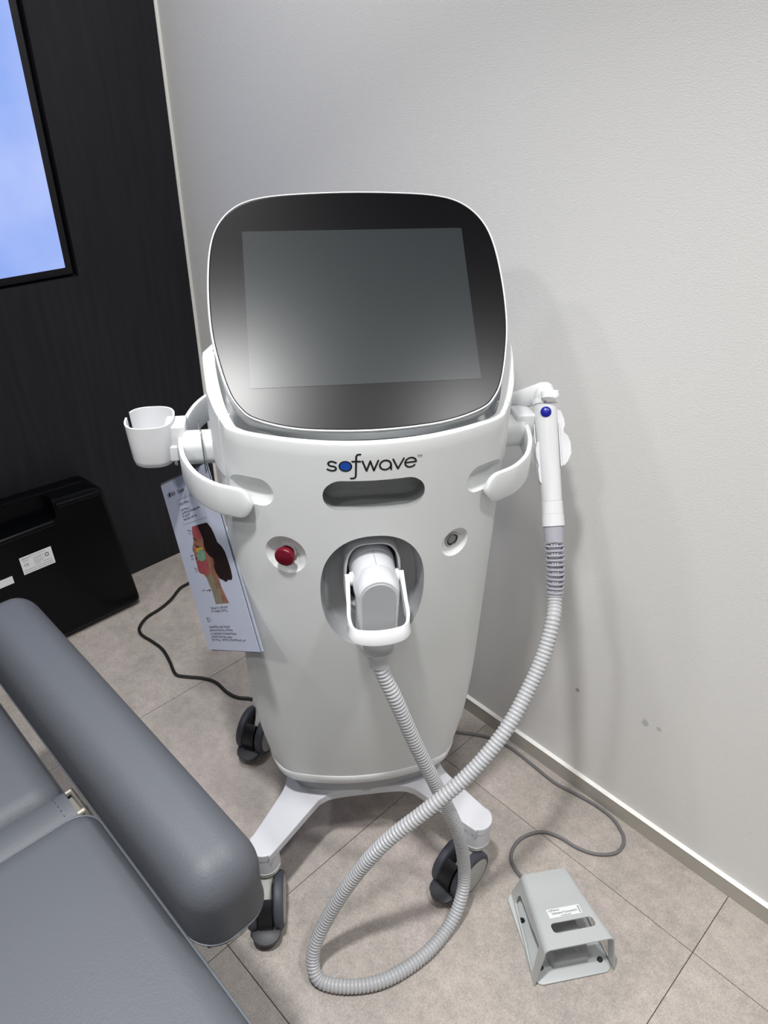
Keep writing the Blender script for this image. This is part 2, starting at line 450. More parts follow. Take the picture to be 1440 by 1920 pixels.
M_yel = mat('print_yellow', rgb(196, 166, 60), 0.35, var=(80, rgb(178, 150, 70), 3))
M_neck = mat('print_neck_patch', rgb(142, 132, 112), 0.35, var=(80, rgb(132, 122, 100), 3))
M_label = mat('label_white', rgb(232, 233, 236), 0.4, bump=(200, 0.02, 0.0005))
M_fsw = mat('footswitch_grey', rgb(186, 190, 190), 0.42, bump=(900, 0.08, 0.0003))
M_pedalg = mat('pedal_grey', rgb(158, 160, 164), 0.5, bump=(500, 0.05, 0.0005))
M_cable = mat('cable_grey', rgb(112, 110, 112), 0.5, bump=(300, 0.05, 0.0005))
M_cord = mat('cord_black', rgb(24, 23, 22), 0.5, bump=(300, 0.05, 0.0005))
M_pipe = mat('leather_piping', rgb(82, 86, 93), 0.5, bump=(600, 0.2, 0.0005))
M_thread = mat('stitch_thread', rgb(70, 74, 84), 0.7, bump=(600, 0.2, 0.0005))
M_under = mat('dark_lining', rgb(58, 56, 54), 0.8, bump=(600, 0.3, 0.0005))
M_brk = mat('bracket_paint', rgb(172, 168, 158), 0.4, metal=0.2, bump=(300, 0.04, 0.0005))
M_tvf = mat('screen_bezel', rgb(20, 20, 26), 0.4, bump=(300, 0.03, 0.0005))
M_lampw = mat('lamp_trim_white', rgb(240, 240, 238), 0.4, bump=(300, 0.02, 0.0005))
M_lens = mat('lamp_lens', rgb(250, 250, 248), 0.4, emit=((1.0, 0.98, 0.95, 1), 6.0), bump=(300, 0.01, 0.0005))

# ------------------------------------------------------------------ the room
RX, RY = 3.6, -3.3
floor = struct(add('floor', box(0, RX, RY, 0.02, -0.05, -0.003), M_grout, smooth=False, origin=(0, 0, 0)))
TX, TY, TS = 1.1360, -0.1495, 0.600
tile_mesh = {}
def add_tile(x0, x1, y0, y1):
    g = 0.0006; x0 += g; x1 -= g; y0 += g; y1 -= g
    key = (round(x1 - x0, 4), round(y1 - y0, 4))
    if key not in tile_mesh:
        hw, hh, b = key[0] / 2, key[1] / 2, 0.0006
        R = [[(-hw, -hh, -0.003), (hw, -hh, -0.003), (hw, hh, -0.003), (-hw, hh, -0.003)],
             [(-hw, -hh, -b), (hw, -hh, -b), (hw, hh, -b), (-hw, hh, -b)],
             [(-hw + b, -hh + b, 0), (hw - b, -hh + b, 0), (hw - b, hh - b, 0), (-hw + b, hh - b, 0)]]
        V, Fc = loft(R); me = bpy.data.meshes.new('tile'); me.from_pydata(V, [], Fc); me.materials.append(M_tile); me.update()
        tile_mesh[key] = me
    o = bpy.data.objects.new('tile', tile_mesh[key]); COL.objects.link(o)
    o.location = ((x0 + x1) / 2, (y0 + y1) / 2, 0); o.parent = floor
xe = sorted(set([0.0, RX] + [round(TX + TS * k, 4) for k in range(-2, 6) if 0 < TX + TS * k < RX]))
ye = sorted(set([RY, 0.012] + [round(TY - TS * k, 4) for k in range(0, 7) if RY < TY - TS * k < 0]))
for a, b in zip(xe, xe[1:]):
    for c, e in zip(ye, ye[1:]): add_tile(a, b, c, e)
WY0 = 0.008
struct(add('wall_back', box(-0.1, RX + 0.1, WY0, 0.12, -0.05, CEIL), M_wallpaper, smooth=False, origin=(0, 0, 0)))
struct(add('wall_right', box(RX, RX + 0.1, RY - 0.1, WY0, -0.05, CEIL), M_paint, smooth=False))
struct(add('wall_front', box(-0.1, RX, RY - 0.1, RY, -0.05, CEIL), M_paint, smooth=False))
struct(add('ceiling', box(-0.1, RX + 0.1, RY - 0.1, 0.12, CEIL, CEIL + 0.1), M_ceiling, smooth=False))
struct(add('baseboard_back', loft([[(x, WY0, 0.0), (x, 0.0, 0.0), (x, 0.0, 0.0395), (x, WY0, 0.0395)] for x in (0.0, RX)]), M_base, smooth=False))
struct(add('baseboard_top_light', loft([[(x, WY0, 0.0395), (x, -0.0006, 0.0395), (x, -0.0006, 0.0405), (x, 0.003, 0.0418), (x, WY0, 0.0435)] for x in (0.0, RX)]), M_bead_light, smooth=False))  # overhead light on the baseboard's top edge, painted as a white strip
# dark timber wall with the niche for the screen 
NY0, NY1, NZ0, NZ1, ND = -1.30, -0.2995, 0.906, 1.56, 0.035
dark = struct(add('wall_left', join(
    box(-0.1, 0.0, NY1, WY0 - 0.004, 0.0, CEIL), box(-0.1, 0.0, RY, NY0, 0.0, CEIL),
    box(-0.1, 0.0, NY0, NY1, 0.0, NZ0), box(-0.1, 0.0, NY0, NY1, NZ1, CEIL), box(-0.1, -ND, NY0, NY1, NZ0, NZ1)), M_wood, smooth=False, origin=(0, 0, 0), fix=False))
struct(add('trim_1', loft([[(0.0, WY0, z), (0.0, WY0 - 0.006, z), (0.003, WY0 - 0.006, z), (0.006, WY0, z)] for z in (0.0, CEIL)]), M_bead_light, smooth=False))
struct(add('trim_2', loft([[(-0.001, y, 0.0), (0.004, y, 0.0), (0.0035, y, 0.0035), (-0.001, y, 0.004)] for y in (RY, 0.0)]), M_base, smooth=False))

# recessed lamps
for i, (x, y, r, wv, beam) in enumerate(DOWNLIGHTS):
    where = ['above the chair armrest', 'above the foot switch', 'in the middle of the room', 'behind the camera', 'near the dark wall', 'in the far corner', 'above the black case'][i]
    t = thing('downlight', 'round recessed ceiling lamp ' + where, 'lamp', (x, y, CEIL - 0.012), 0, 'recessed ceiling lamps')
    Mx = Matrix.Translation((x, y, CEIL))
    add('trim_ring', xf(lathe([(r, -0.003), (r, -0.008), (r + 0.012, -0.012), (r + 0.018, -0.008), (r + 0.018, 0.0), (r, 0.0)], 40), Mx), M_lampw, t)
    add('lens', xf(lathe([(0.001, -0.002), (r - 0.002, -0.002), (r - 0.002, 0.0), (0.001, 0.0)], 40), Mx), M_lens, t)
    ld = bpy.data.lights.new('downlight_beam', 'AREA'); ld.shape = 'DISK'; ld.size = 2 * r; ld.energy = wv; ld.color = LAMP_COL; ld.spread = math.radians(beam)
    lo = bpy.data.objects.new('downlight_beam', ld); COL.objects.link(lo); lo.parent = t; lo.location = (0, 0, -0.004)

# wall screen in the niche
tv = thing('wall_screen', 'large lit blue wall screen with black bezel set into the dark wall', 'screen', (-0.02, (NY0 + NY1) / 2, NZ0 + 0.005))
add('bezel', xf(prism([(NY0 + 0.012, NZ0 + 0.006), (NY1 - 0.009, NZ0 + 0.006), (NY1 - 0.009, NZ1 - 0.006), (NY0 + 0.012, NZ1 - 0.006)], -0.034, -0.008, 0.002),
    Matrix(((0, 0, 1, 0), (1, 0, 0, 0), (0, 1, 0, 0), (0, 0, 0, 1)))), M_tvf, tv)
add('display', box(-0.009, -0.0072, NY0 + 0.03, -0.3255, 0.930, NZ1 - 0.022), M_screen, tv, smooth=False)

# ------------------------------------------------------------------ the treatment device
dev = thing('treatment_device', 'white rolling aesthetic treatment device with black tilted screen in the corner', 'medical device', DEV, PHI)

def interp(x, xs, ys):
    if x <= xs[0]: return ys[0]
    for a, b, c, e in zip(xs, xs[1:], ys, ys[1:]):
        if x <= b:
            t = (x - a) / (b - a); return c + (e - c) * t
    return ys[-1]
ZK = [.2, .245, .28, .33, .38, .45, .6, .75, .9, .97, 1.1]
def Ff(z): return interp(z, ZK, [.082, .090, .0965, .105, .1125, .1215, .1365, .147, .155, .158, .164])
def Wf(z): return interp(z, ZK, [.172, .182, .1905, .1990, .2045, .2085, .2100, .2115, .2120, .2120, .2120])
def Kf(z): return interp(z, ZK, [1.2, 1.25, 1.32, 1.4, 1.5, 1.6, 1.72, 1.75, 1.75, 1.75, 1.75])
BACK = -0.235
def outline(z, W=None, F=None, inset=0.0, groove=True, back=BACK):
    """closed plan outline (x, f); index marks the region: 0 front panel, 1 side"""
    W = Wf(z) if W is None else W; F = Ff(z) if F is None else F; k = Kf(z)
    W -= inset; F -= inset; bk = back + inset
    pts = []
    xs = W - .045; N1 = 22
    for i in range(N1 + 1):
        x = xs * i / N1; pts.append((x, F - k * x * x))
    y0 = F - k * xs * xs; cx, cy = W, y0 - 2 * k * xs * (W - xs); ex, ey = W, cy - .095
    for i in range(1, 15):
        t = i / 14; pts.append(((1 - t) ** 2 * xs + 2 * t * (1 - t) * cx + t * t * ex, (1 - t) ** 2 * y0 + 2 * t * (1 - t) * cy + t * t * ey))
    for i in range(1, 25):
        t = (i / 24) ** 1.5; pts.append((W - .004 * t, ey + (bk + .05 - ey) * t))
    for i in range(1, 9):
        a = PI / 2 * i / 8; pts.append((W - .004 - .05 + .05 * math.cos(a), bk + .05 - .05 * math.sin(a)))
    for i in range(1, 5): pts.append(((W - .054) * (1 - i / 4), bk))
    sg = N1 + 6                              # seam index, in the rounded corner
    if groove:
        q = [Vector(p) for p in pts]; t = (q[sg + 1] - q[sg - 1]).normalized(); nrm = Vector((-t.y, t.x))
        if nrm.dot(q[sg]) < 0: nrm = -nrm
        a = q[sg] - t * .0012; b = q[sg] + t * .0012; c = q[sg] - nrm * .0030
        pts = pts[:sg] + [tuple(a), tuple(c), tuple(b)] + pts[sg + 1:]
    left = [(-x, y) for x, y in pts[1:-1]][::-1]
    full = pts + left
    return full, sg
SEAM = 22 + 6
# main shell, closed solid from z .245 to the rim, then down inside
rings = []; kinds = []
def ring(z, **kw):
    o, _ = outline(z, **kw); return [d(x, f, z) for x, f in o]
zs = [.2455, .255] + [.265 + .02 * i for i in range(31)]
zs = [z for z in zs if z < .880]
for z in zs: rings.append(ring(z))
STEP = .0060
def proud(z, amt, inset=0.0, back=BACK):
    """outline pushed out by amt on the sides and back, not on the front panel"""
    o, _ = outline(z, inset=inset, back=back)
    o2 = []
    W = Wf(z); x0 = outline(z)[0][SEAM + 1][0]
    for x, f in o:
        e = max(0.0, min(1.0, (abs(x) - x0) / max(1e-6, (W - x0))))
        if f < -.02: e = 1.0
        if f > .0 and abs(x) <= x0: e = 0.0
        sx = amt * e * (1 if x > 0 else -1) * (1 if abs(x) > .02 else 0)
        o2.append((x + sx, f - (amt if f < BACK + .03 else 0)))
    return o2
rings.append([d(x, f, .884) for x, f in outline(.884)[0]])
rings.append([d(x, f, .8855) for x, f in proud(.8855, STEP)])
def ztop(f):
    if f >= .088: return .9665
    if f >= -.004: t = (.088 - f) / .092; return .9665 + (1.036 - .9665) * (t ** 1.0)
    t = min(1.0, (-.004 - f) / .2); return 1.036 - .05 * t
for s in (.25, .5, .75, .97):
    rr_ = []
    for (x, f) in proud(.93, STEP):
        zt = ztop(f); z = .8855 + (zt - .8855) * s
        dx = Ff(z) - Ff(.93)
        rr_.append(d(x, f + (dx if f > .03 else 0), z))
    rings.append(rr_)
o_top = proud(.965, STEP)
rings.append([d(x, f, ztop(f)) for x, f in proud(.965, STEP, inset=.0008)])
rings.append([d(x, f, ztop(f2[1]) - .0004) for (x, f), f2 in zip(proud(.965, STEP, inset=.0125), o_top)])
rings.append([d(x, f, ztop(f2[1]) - .012) for (x, f), f2 in zip(proud(.965, STEP, inset=.0145), o_top)])
rings.append([d(x, f, .938) for (x, f) in proud(.965, STEP, inset=.018)])
rings.append([d(x * .85, f * .85, .932) for (x, f) in proud(.965, STEP, inset=.018)])
shell = add('front_panel', loft(rings), M_white, dev, frame=D, angle=30)
me = shell.data
me.materials.append(M_white2); me.materials.append(M_recess); me.materials.append(M_slot)
n = len(rings[0])
half = SEAM + 1
mi = []
for p in me.polygons:
    if len(p.vertices) > 4: mi.append(1); continue
    js = sorted(v % n for v in p.vertices)
    front = all((j <= half) or (j >= n - half) for j in js)
    mi.append(0 if front else 1)
me.polygons.foreach_set('material_index', mi)

def fnorm(x, z):
    k = Kf(z); v = Vector((2 * k * x, 1.0, -(Ff(z + .02) - Ff(z - .02)) / .04)); return v.normalized()
def sphere_geo(c, r, nu=40, nv=24):
    R = []
    for i in range(1, nv):
        a = PI * i / nv; R.append([(c[0] + r * math.sin(a) * math.cos(2 * PI * j / nu), c[1] + r * math.sin(a) * math.sin(2 * PI * j / nu), c[2] + r * math.cos(a)) for j in range(nu)])
    return loft(R)
def dish(x, z, rad, dep):
    f = Ff(z) - Kf(z) * x * x; nn = fnorm(x, z); Rr = (rad * rad + dep * dep) / (2 * dep)
    c = Vector((x, f, z)) + nn * (Rr - dep); boolean(shell, sphere_geo(d(*c), Rr), D)
dish(-.1225, .781, .0325, .014)
dish(.1225, .782, .0245, .0105)
# slot
def fprism(o2, f0, f1, s0=1.0, s1=1.0, c=(0, 0)):
    R = []
    for f, s in ((f0, s0), (f1, s1)): R.append([d(c[0] + (x - c[0]) * s, f, c[1] + (z - c[1]) * s) for x, z in o2])
    return loft(R)
slot = rrect(.135, .0475, .0235, 8, 0, .889)
SC = (0, .889)
slot_r = []
for f, grow in ((.22, .000), (.1575, .0), (.149, .0), (.142, .003), (.112, .003)):
    slot_r.append([d(x * (1 + grow / .0675), f, .889 + (z - .889) * (1 + grow / .024) + (0.0 if f > .14 else .002)) for x, z in slot])
boolean(shell, loft(slot_r), D, mi=3)
# socket recess
def superell(a, b, nn, N=64, cx=0, cz=0):
    o = []
    for i in range(N):
        t = 2 * PI * i / N; c, s = math.cos(t), math.sin(t)
        o.append((cx + a * math.copysign(abs(c) ** (2 / nn), c), cz + b * math.copysign(abs(s) ** (2 / nn), s)))
    return o
rec = superell(.078, .1075, 2.25, 72, 0, .7145)
RR = []
for f, s in ((.22, 1.0), (.1395, 1.0), (.128, .955), (.118, .93), (.108, .88), (.102, .78), (.1, .6)):
    RR.append([d(x * s, f, .7145 + (z - .7145) * (1 - (1 - s) * .72)) for x, z in rec])
boolean(shell, loft(RR), D, mi=2)
# finger clearances behind the grips
for sgn in (-1, 1):
    p0 = Vector(d(sgn * .160, .1285, .8805)); p1 = Vector(d(sgn * .285, .062, .8795)); L = (p1 - p0)
    prof = [(.001, -.0275)] + [(.0275 * math.cos(a), -.0275 * math.sin(-a) if False else .0275 * math.sin(a)) for a in [(-80 + 10 * i) * PI / 180 for i in range(9)]] + [(.0285, L.length * .5), (.030, L.length), (.001, L.length + .001)]
    boolean(shell, lathe(prof, 40, axis_matrix(p0, L)), D)
# split front panel and side housing into two parts
def split_by_material(o, names):
    src = o.data; out = []
    for idx, nm in enumerate(names):
        bm = bmesh.new(); bm.from_mesh(src)
        bmesh.ops.delete(bm, geom=[f for f in bm.faces if f.material_index != idx], context='FACES')
        m2 = bpy.data.meshes.new(nm); bm.to_mesh(m2); bm.free()
        m2.materials.clear(); m2.materials.append(src.materials[idx])
        m2.polygons.foreach_set('material_index', [0] * len(m2.polygons)); finish(m2, True, 30)
        if idx == 0: first = m2
        else:
            q = bpy.data.objects.new(nm, m2); COL.objects.link(q); q.parent = o.parent; out.append(q)
    o.data = first
    return out
split_by_material(shell, ['front_panel', 'side_housing', 'socket_recess', 'vent_slot'])

# lower trim ring, column and base
lr = []
for z, ins in ((.2435, .004), (.2445, -.0012), (.242, -.0022), (.224, .0005), (.2155, .004), (.2135, .012)):
    zz = .2455 if z > .235 else z
    lr.append([d(x, f, z) for x, f in outline(min(zz, .246), inset=ins + (0 if z > .235 else -.003), groove=False)[0]])
add('lower_trim', loft(lr), M_white2, dev, frame=D, angle=40)
add('column', loft([[d(x, f, z) for x, f in outline(.2455, inset=.03, groove=False)[0]] for z in (.160, .2165)]), M_recess, dev, frame=D)
FP = (.200, .150); RP = (.200, -.255)
def base_outline():
    r = []
    r += [(0, .060), (.045, .0605), (.072, .063), (.088, .070), (.103, .083)]
    # front arm end
    cx, cy = FP; rad = .0275
    for a in range(0, 181, 15):
        ang = math.radians(128 - a); r.append((cx + rad * math.cos(ang), cy + rad * math.sin(ang)))
    r += [(.176, .064), (.162, .040), (.154, .015), (.150, -.03), (.150, -.09), (.152, -.13), (.161, -.170)]
    cx, cy = RP
    for a in range(0, 181, 15):
        ang = math.radians(22 - a); r.append((cx + rad * math.cos(ang), cy + rad * math.sin(ang)))
    r += [(.128, -.195), (.090, -.168), (.04, -.160), (0, -.160)]
    return r
bo = base_outline(); bo = bo + [(-x, y) for x, y in bo[1:-1]][::-1]
# smooth the outline
bp_ = cr([Vector((x, y, 0)) for x, y in bo], 3, True)
base = add('base_frame', xf(prism([(p.x, -p.y) for p in bp_], .146, .165, .002), Matrix.Identity(4)), M_powder, dev, frame=D, angle=20)
for sx in (-1, 1):
    for (px, pf) in (FP, RP):
        add('caster_post', lathe([(.0267, .108), (.0267, .150)], 36, Matrix.Translation(d(sx * px, pf, 0))), M_powder, dev, frame=D)

# casters: fork > collar, wheel (tyre, hub), brake pedal
def caster_parts():
    # local: swivel axis at origin, wheels towards -y (front), z = 0 on floor
    trail, rw = .040, .050
    parts = {}
    fork = []
    sec = [(.1080, .0, .0262, .0262), (.1000, .0, .0262, .0262), (.0985, -.0005, .0235, .0235), (.092, -.004, .0185, .0215), (.078, -.014, .0118, .0235), (.060, -.026, .0105, .024), (.046, -.036, .010, .020), (.036, -.042, .0095, .012)]
    for z, y, hx, hy in sec:
        fork.append([(hx * math.copysign(abs(math.cos(2 * PI * k / 28)) ** .8, math.cos(2 * PI * k / 28)), y + hy * math.copysign(abs(math.sin(2 * PI * k / 28)) ** .8, math.sin(2 * PI * k / 28)), z) for k in range(28)])
    parts['fork'] = (loft(fork), M_fork)
    parts['collar'] = (lathe([(.0262, .1085), (.0278, .1080), (.0282, .1055), (.0276, .1035), (.0282, .1015), (.0272, .0985), (.0225, .0975)], 36), M_hub)
    def wheel(sx):
        Mx = axis_matrix((sx * .0145, -trail, rw), (sx, 0, 0))
        tyre = lathe([(.030, .0), (.046, 0.0), (.0494, .003), (.0500, .008), (.0495, .0135), (.0470, .0172), (.0440, .0182), (.030, .0178)], 44, Mx)
        hub = lathe([(.0002, .0200), (.008, .0198), (.016, .0192), (.022, .0186), (.026, .0184), (.040, .0184), (.0432, .0178), (.0432, .012), (.001, .012)], 44, Mx)
        return tyre, hub
    parts['w'] = [wheel(-1), wheel(1)]
    # dark brake body between the wheels and tongue shaped pedal
    br = []
    for k in range(9):
        a = math.radians(150 - 150 * k / 8)        # over the front of the wheels
        br.append((-trail - .047 * math.cos(math.radians(-60 + 100 * k / 8)), rw + .047 * math.sin(math.radians(60 - 100 * k / 8))))
    rg = []
    for y, z in br:
        vy, vz = y + trail, z - rw; L = math.hypot(vy, vz); ny, nz = vy / L, vz / L
        rg.append([(sx * .0125, y + o * ny, z + o * nz) for sx, o in ((-1, -.010), (1, -.010), (1, .003), (-1, .003))])
    body = loft(rg)
    tong = [(-.0265, -.0905), (-.0255, -.100), (-.021, -.1085), (-.0115, -.1145), (0, -.1165), (.0115, -.1145), (.021, -.1085), (.0255, -.100), (.0265, -.0905), (.014, -.0885), (0, -.0835), (-.014, -.0885)]
    tg = prism([(x, y + .004) for x, y in tong], .026, .034, .002)
    tilt = Matrix.Translation((0, -.088, .031)) @ Matrix.Rotation(math.radians(14), 4, 'X') @ Matrix.Translation((0, .088, -.031))
    parts['brake'] = (join(body), M_black); parts['pedal'] = (xf(tg, tilt), M_pedal)
    return parts
CP_ = caster_parts()
def raw_mesh(name, geo, m, angle=35):
    me = bpy.data.meshes.new(name); me.from_pydata([tuple(v) for v in geo[0]], [], geo[1])
    bm = bmesh.new(); bm.from_mesh(me); bmesh.ops.recalc_face_normals(bm, faces=bm.faces); bm.to_mesh(me); bm.free()
    me.materials.append(m); finish(me, True, angle); return me
cm = {'fork': raw_mesh('caster', *CP_['fork']), 'collar': raw_mesh('collar', *CP_['collar']), 'brake': raw_mesh('brake_housing', *CP_['brake']), 'pedal': raw_mesh('brake_pedal', *CP_['pedal']),
      'wheel': [raw_mesh('wheel', CP_['w'][i][0], M_tyre) for i in (0, 1)], 'hub': [raw_mesh('hub_cap', CP_['w'][i][1], M_hub) for i in (0, 1)]}
def place_caster(x, f, hx, hf):
    o = bpy.data.objects.new('caster', cm['fork']); COL.objects.link(o); o.parent = dev
    o.location = d(x, f, 0); o.rotation_euler = (0, 0, math.atan2(hx, hf))     # local -y (front) turned to (hx,hf)
    for k, nm in (('collar', 'collar'), ('brake', 'brake_housing'), ('pedal', 'brake_pedal')):
        c = bpy.data.objects.new(nm, cm[k]); COL.objects.link(c); c.parent = o
    for i in (0, 1):
        c = bpy.data.objects.new('wheel', cm['wheel'][i]); COL.objects.link(c); c.parent = o
        c = bpy.data.objects.new('hub_cap', cm['hub'][i]); COL.objects.link(c); c.parent = o
place_caster(-FP[0], FP[1], -.06, 1.0)
place_caster(FP[0], FP[1], -.80, .60)
place_caster(-RP[0], RP[1], -.48, .88)
place_caster(RP[0], RP[1], -1.0, .1)

# monitor
TAU = math.radians(45.737)
MC = Vector(d(0, 0, 1.097))
MN = Vector((0, -math.cos(TAU), math.sin(TAU))); MU = Vector((0, math.sin(TAU), math.cos(TAU)))
MM = Matrix.Identity(4)
for i in range(3): MM[i][0] = (1, 0, 0)[i]; MM[i][1] = MU[i]; MM[i][2] = MN[i]; MM[i][3] = MC[i]
mh = [(0, .1765), (.06, .175), (.112, .171), (.147, .1625), (.171, .1465), (.1875, .124), (.1967, .097), (.2015, .06), (.203, .01), (.200, -.04), (.1915, -.085), (.181, -.121), (.1685, -.1425), (.152, -.157), (.115, -.170), (.07, -.1775), (.0, -.181)]
mo = mh + [(-x, y) for x, y in mh[1:-1]][::-1]
MO = [(p.x, p.y) for p in cr([Vector((x, y, 0)) for x, y in mo], 5, True)]
def moff(dd):
    P = [Vector(p) for p in MO]; N = len(P); o = []
    for i in range(N):
        e = (P[(i + 1) % N] - P[i - 1]).normalized(); o.append(P[i] + Vector((e.y, -e.x)) * -dd * (-1))
    # choose inward
    if sum(v.length for v in o) > sum(v.length for v in P): o = [2 * p - q for p, q in zip(P, o)]
    return o
def mring(dd, z): return [(p.x, p.y, z) for p in moff(dd)]
DM = D @ MM
mon = add('monitor', loft([mring(.004, -.001), mring(.0022, -.001), mring(.0022, -.004), mring(.0010, -.0040), mring(.0002, -.0034), mring(-.0004, -.0046), mring(.0, -.008), mring(.0, -.030), mring(.003, -.035), mring(.012, -.038), mring(.05, -.046)]), M_rim, dev, frame=DM, angle=30)
add('front_rim', loft([mring(.0032, -.002), mring(.0030, .0002), mring(.0024, .0006), mring(.0014, .0002), mring(.0012, -.0014), mring(.0014, -.004)], False, False), M_rimw, mon, frame=DM, angle=50)
add('glass_front', loft([mring(.0030, -.0012), mring(.0034, -.0003), mring(.0040, .0), mring(.0046, .0), mring(.012, .0)], True, True), M_glass, mon, frame=DM, angle=30)
add('display', prism([(-.1525, -.1145), (.1525, -.1145), (.1525, .1145), (-.1525, .1145)], .0001, .0004), M_lcd, mon, frame=DM, smooth=False)
add('monitor_neck', rbox(-.06, .06, -.05, .05, -.13, -.04, .01), M_white2, dev, frame=DM)

# logo on the front panel
def on_front(g, lift=.0004):
    V = []
    for x, z, _ in g[0]:
        V.append(d(x, Ff(z) - Kf(z) * x * x + lift, z))
    return V, g[1]
LW = .0024; B0, XH = .9272, .9434; xm = (B0 + XH) / 2; hr = (XH - B0) / 2 - LW / 2
S = []
# s
sx = -.0556; r2 = hr / 2
S.append(stroke([(sx + .0052, XH - LW / 2 - .0018)] + arc(sx, xm + r2, .0047, r2, 45, 270, 20)[1:] + arc(sx, xm - r2, .0052, r2, 90, -135, 20)[1:] + [(sx - .0058, B0 + LW / 2 + .002)], LW))
# o
S.append(stroke(arc(-.0385, xm, .0075, hr, 0, 360, 40), LW))
# f
S.append(stroke([(-.0193, .9528)] + arc(-.0215, .9485, .0032, .0043, 100, 180, 8) + [(-.0247, .944), (-.0249, .935), (-.0252, .9225)] + arc(-.0287, .9215, .0034, .0043, 0, -80, 8) + [(-.0318, .9171)], LW))
S.append(stroke([(-.0298, XH - .001), (-.0195, XH - .001)], LW))
# w
S.append(stroke([(-.0167, XH - .0006), (-.0113, B0 + .001)], LW)); S.append(stroke([(-.0113, B0 + .001), (-.0066, XH - .001)], LW))
S.append(stroke([(-.0066, XH - .001), (-.0018, B0 + .001)], LW)); S.append(stroke([(-.0018, B0 + .001), (.0038, XH - .0006)], LW))
# a
S.append(stroke(arc(.0132, xm, .0073, hr, 0, 360, 40), LW)); S.append(stroke([(.0207, xm + .001), (.0209, B0 + .001)], LW))
# v
S.append(stroke([(.0232, XH - .0006), (.0300, B0 + .001)], LW)); S.append(stroke([(.0300, B0 + .001), (.0376, XH - .0006)], LW))
# e
S.append(stroke([(.0402, xm + .0002), (.0540, xm + .0002)], LW)); S.append(stroke(arc(.0468, xm, .0075, hr, 2, 318, 36), LW))
TMg = text_geo('TM', .0050); TMg = ([(x + .0556, z + .9412, 0) for x, z, _ in TMg[0]], TMg[1])
add('logo', on_front(join(*S, TMg)), M_logo, dev, frame=D, smooth=False, fix=False)
# filled disc of the o, subdivided radially so that it follows the panel
rr2 = [[(-.0385 + .0068 * s * math.cos(2 * PI * k / 28), xm + (hr - .0006) * s * math.sin(2 * PI * k / 28), 0) for k in range(28)] for s in (.05, .5, 1.0)]
add('logo_dot', on_front(loft(rr2, True, False), .0006), M_logob, dev, frame=D, smooth=False, fix=False)

# buttons in the dishes
def button(x, z, prof_list, depth):
    f = Ff(z) - Kf(z) * x * x; nn = fnorm(x, z); c = Vector((x, f, z)) - nn * depth
    Mx = axis_matrix(d(*c), d(*nn))
    for nm, prof, m in prof_list: add(nm, lathe(prof, 40, Mx), m, dev, frame=D, angle=40)
button(-.1225, .781, [('button_collar', [(.0105, -.002), (.0105, .006), (.012, .006), (.013, .004), (.013, -.002)], M_grey),
                      ('stop_button', [(.008, .0), (.0085, .010), (.0110, .0125), (.0142, .0138), (.0150, .0155), (.0150, .0190), (.0138, .0212), (.0100, .0224), (.001, .0230)], M_red)], .0135)
button(.1225, .782, [('button_bezel', [(.0125, -.003), (.0125, .002), (.0118, .0035), (.0095, .004), (.0088, .002), (.0088, -.003)], M_steel),
                     ('button_ring', [(.0088, -.002), (.0088, .0028), (.0074, .0030), (.0074, -.002)], M_black),
                     ('power_button', [(.0074, -.002), (.0074, .0026), (.0066, .0034), (.001, .0036)], M_brush)], .0105)

# side grips (strip shaped handles) and posts
HP = [(.206, -.262), (.222, -.245), (.240, -.222), (.256, -.187), (.2665, -.142), (.2705, -.10), (.2705, -.055), (.2620, .0), (.2465, .043), (.2315, .068), (.2110, .0895), (.190, .1025), (.172, .1115), (.160, .1165)]
def strip(side):
    P = resample(cr([Vector((x * side, -f, 0)) for x, f in HP], 8), .004)
    tot = len(P); fr = frames(P); R = []
    zc, hh, th = .8625, .0225, .0042
    for i, (p, t, a, b) in enumerate(fr):
        e = min(i, tot - 1 - i) * .004
        h = hh * math.sqrt(max(.02, 1 - (1 - min(1, e / hh)) ** 2)) if e < hh else hh
        nrm = Vector((t.y, -t.x, 0)).normalized()
        rg = []
        for u, v in ((-1, -.85), (-.75, -1), (.75, -1), (1, -.85), (1, .85), (.75, 1), (-.75, 1), (-1, .85)):
            rg.append(tuple(p + nrm * u * th + Vector((0, 0, zc + h * v))))
        R.append(rg)
    return loft(R)
for s in (-1, 1):
    h = add('grip_handle', strip(s), M_white, dev, frame=D, angle=50)
    add('handle_post', rbox(min(s * .190, s * .268), max(s * .190, s * .268), .030, .080, .846, .893, (.004, .018, .018), 4), M_white, h, frame=D)

# socket ring in the recess
arch = superell(.0415, .066, 3.2, 56, 0, .735); arch_i = superell(.0375, .062, 3.2, 56, 0, .735)
def fr_ring(o2, f): return [d(x, f, z) for x, z in o2]
add('socket_bezel', loft([fr_ring(arch, .098), fr_ring(arch, .134), fr_ring(superell(.0405, .065, 3.2, 56, 0, .735), .136), fr_ring(superell(.0385, .063, 3.2, 56, 0, .735), .136), fr_ring(arch_i, .134), fr_ring(arch_i, .098)], True, False), M_grey, dev, frame=D, angle=40)
add('socket_well', loft([fr_ring(superell(.0377, .0622, 3.2, 56, 0, .735), .0985), fr_ring(superell(.0377, .0622, 3.2, 56, 0, .735), .1005)]), M_black, dev, frame=D)

# ------------------------------------------------------------------ handpiece with hose and plug
hw0 = dw(.30, -.04, .60)
hp = thing('ultrasound_handpiece', 'white handpiece with blue button hanging on the right grip, ribbed grey hose and plug', 'handpiece', (dw(.10, .30, 0).x, dw(.10, .30, 0).y, 0), PHI)
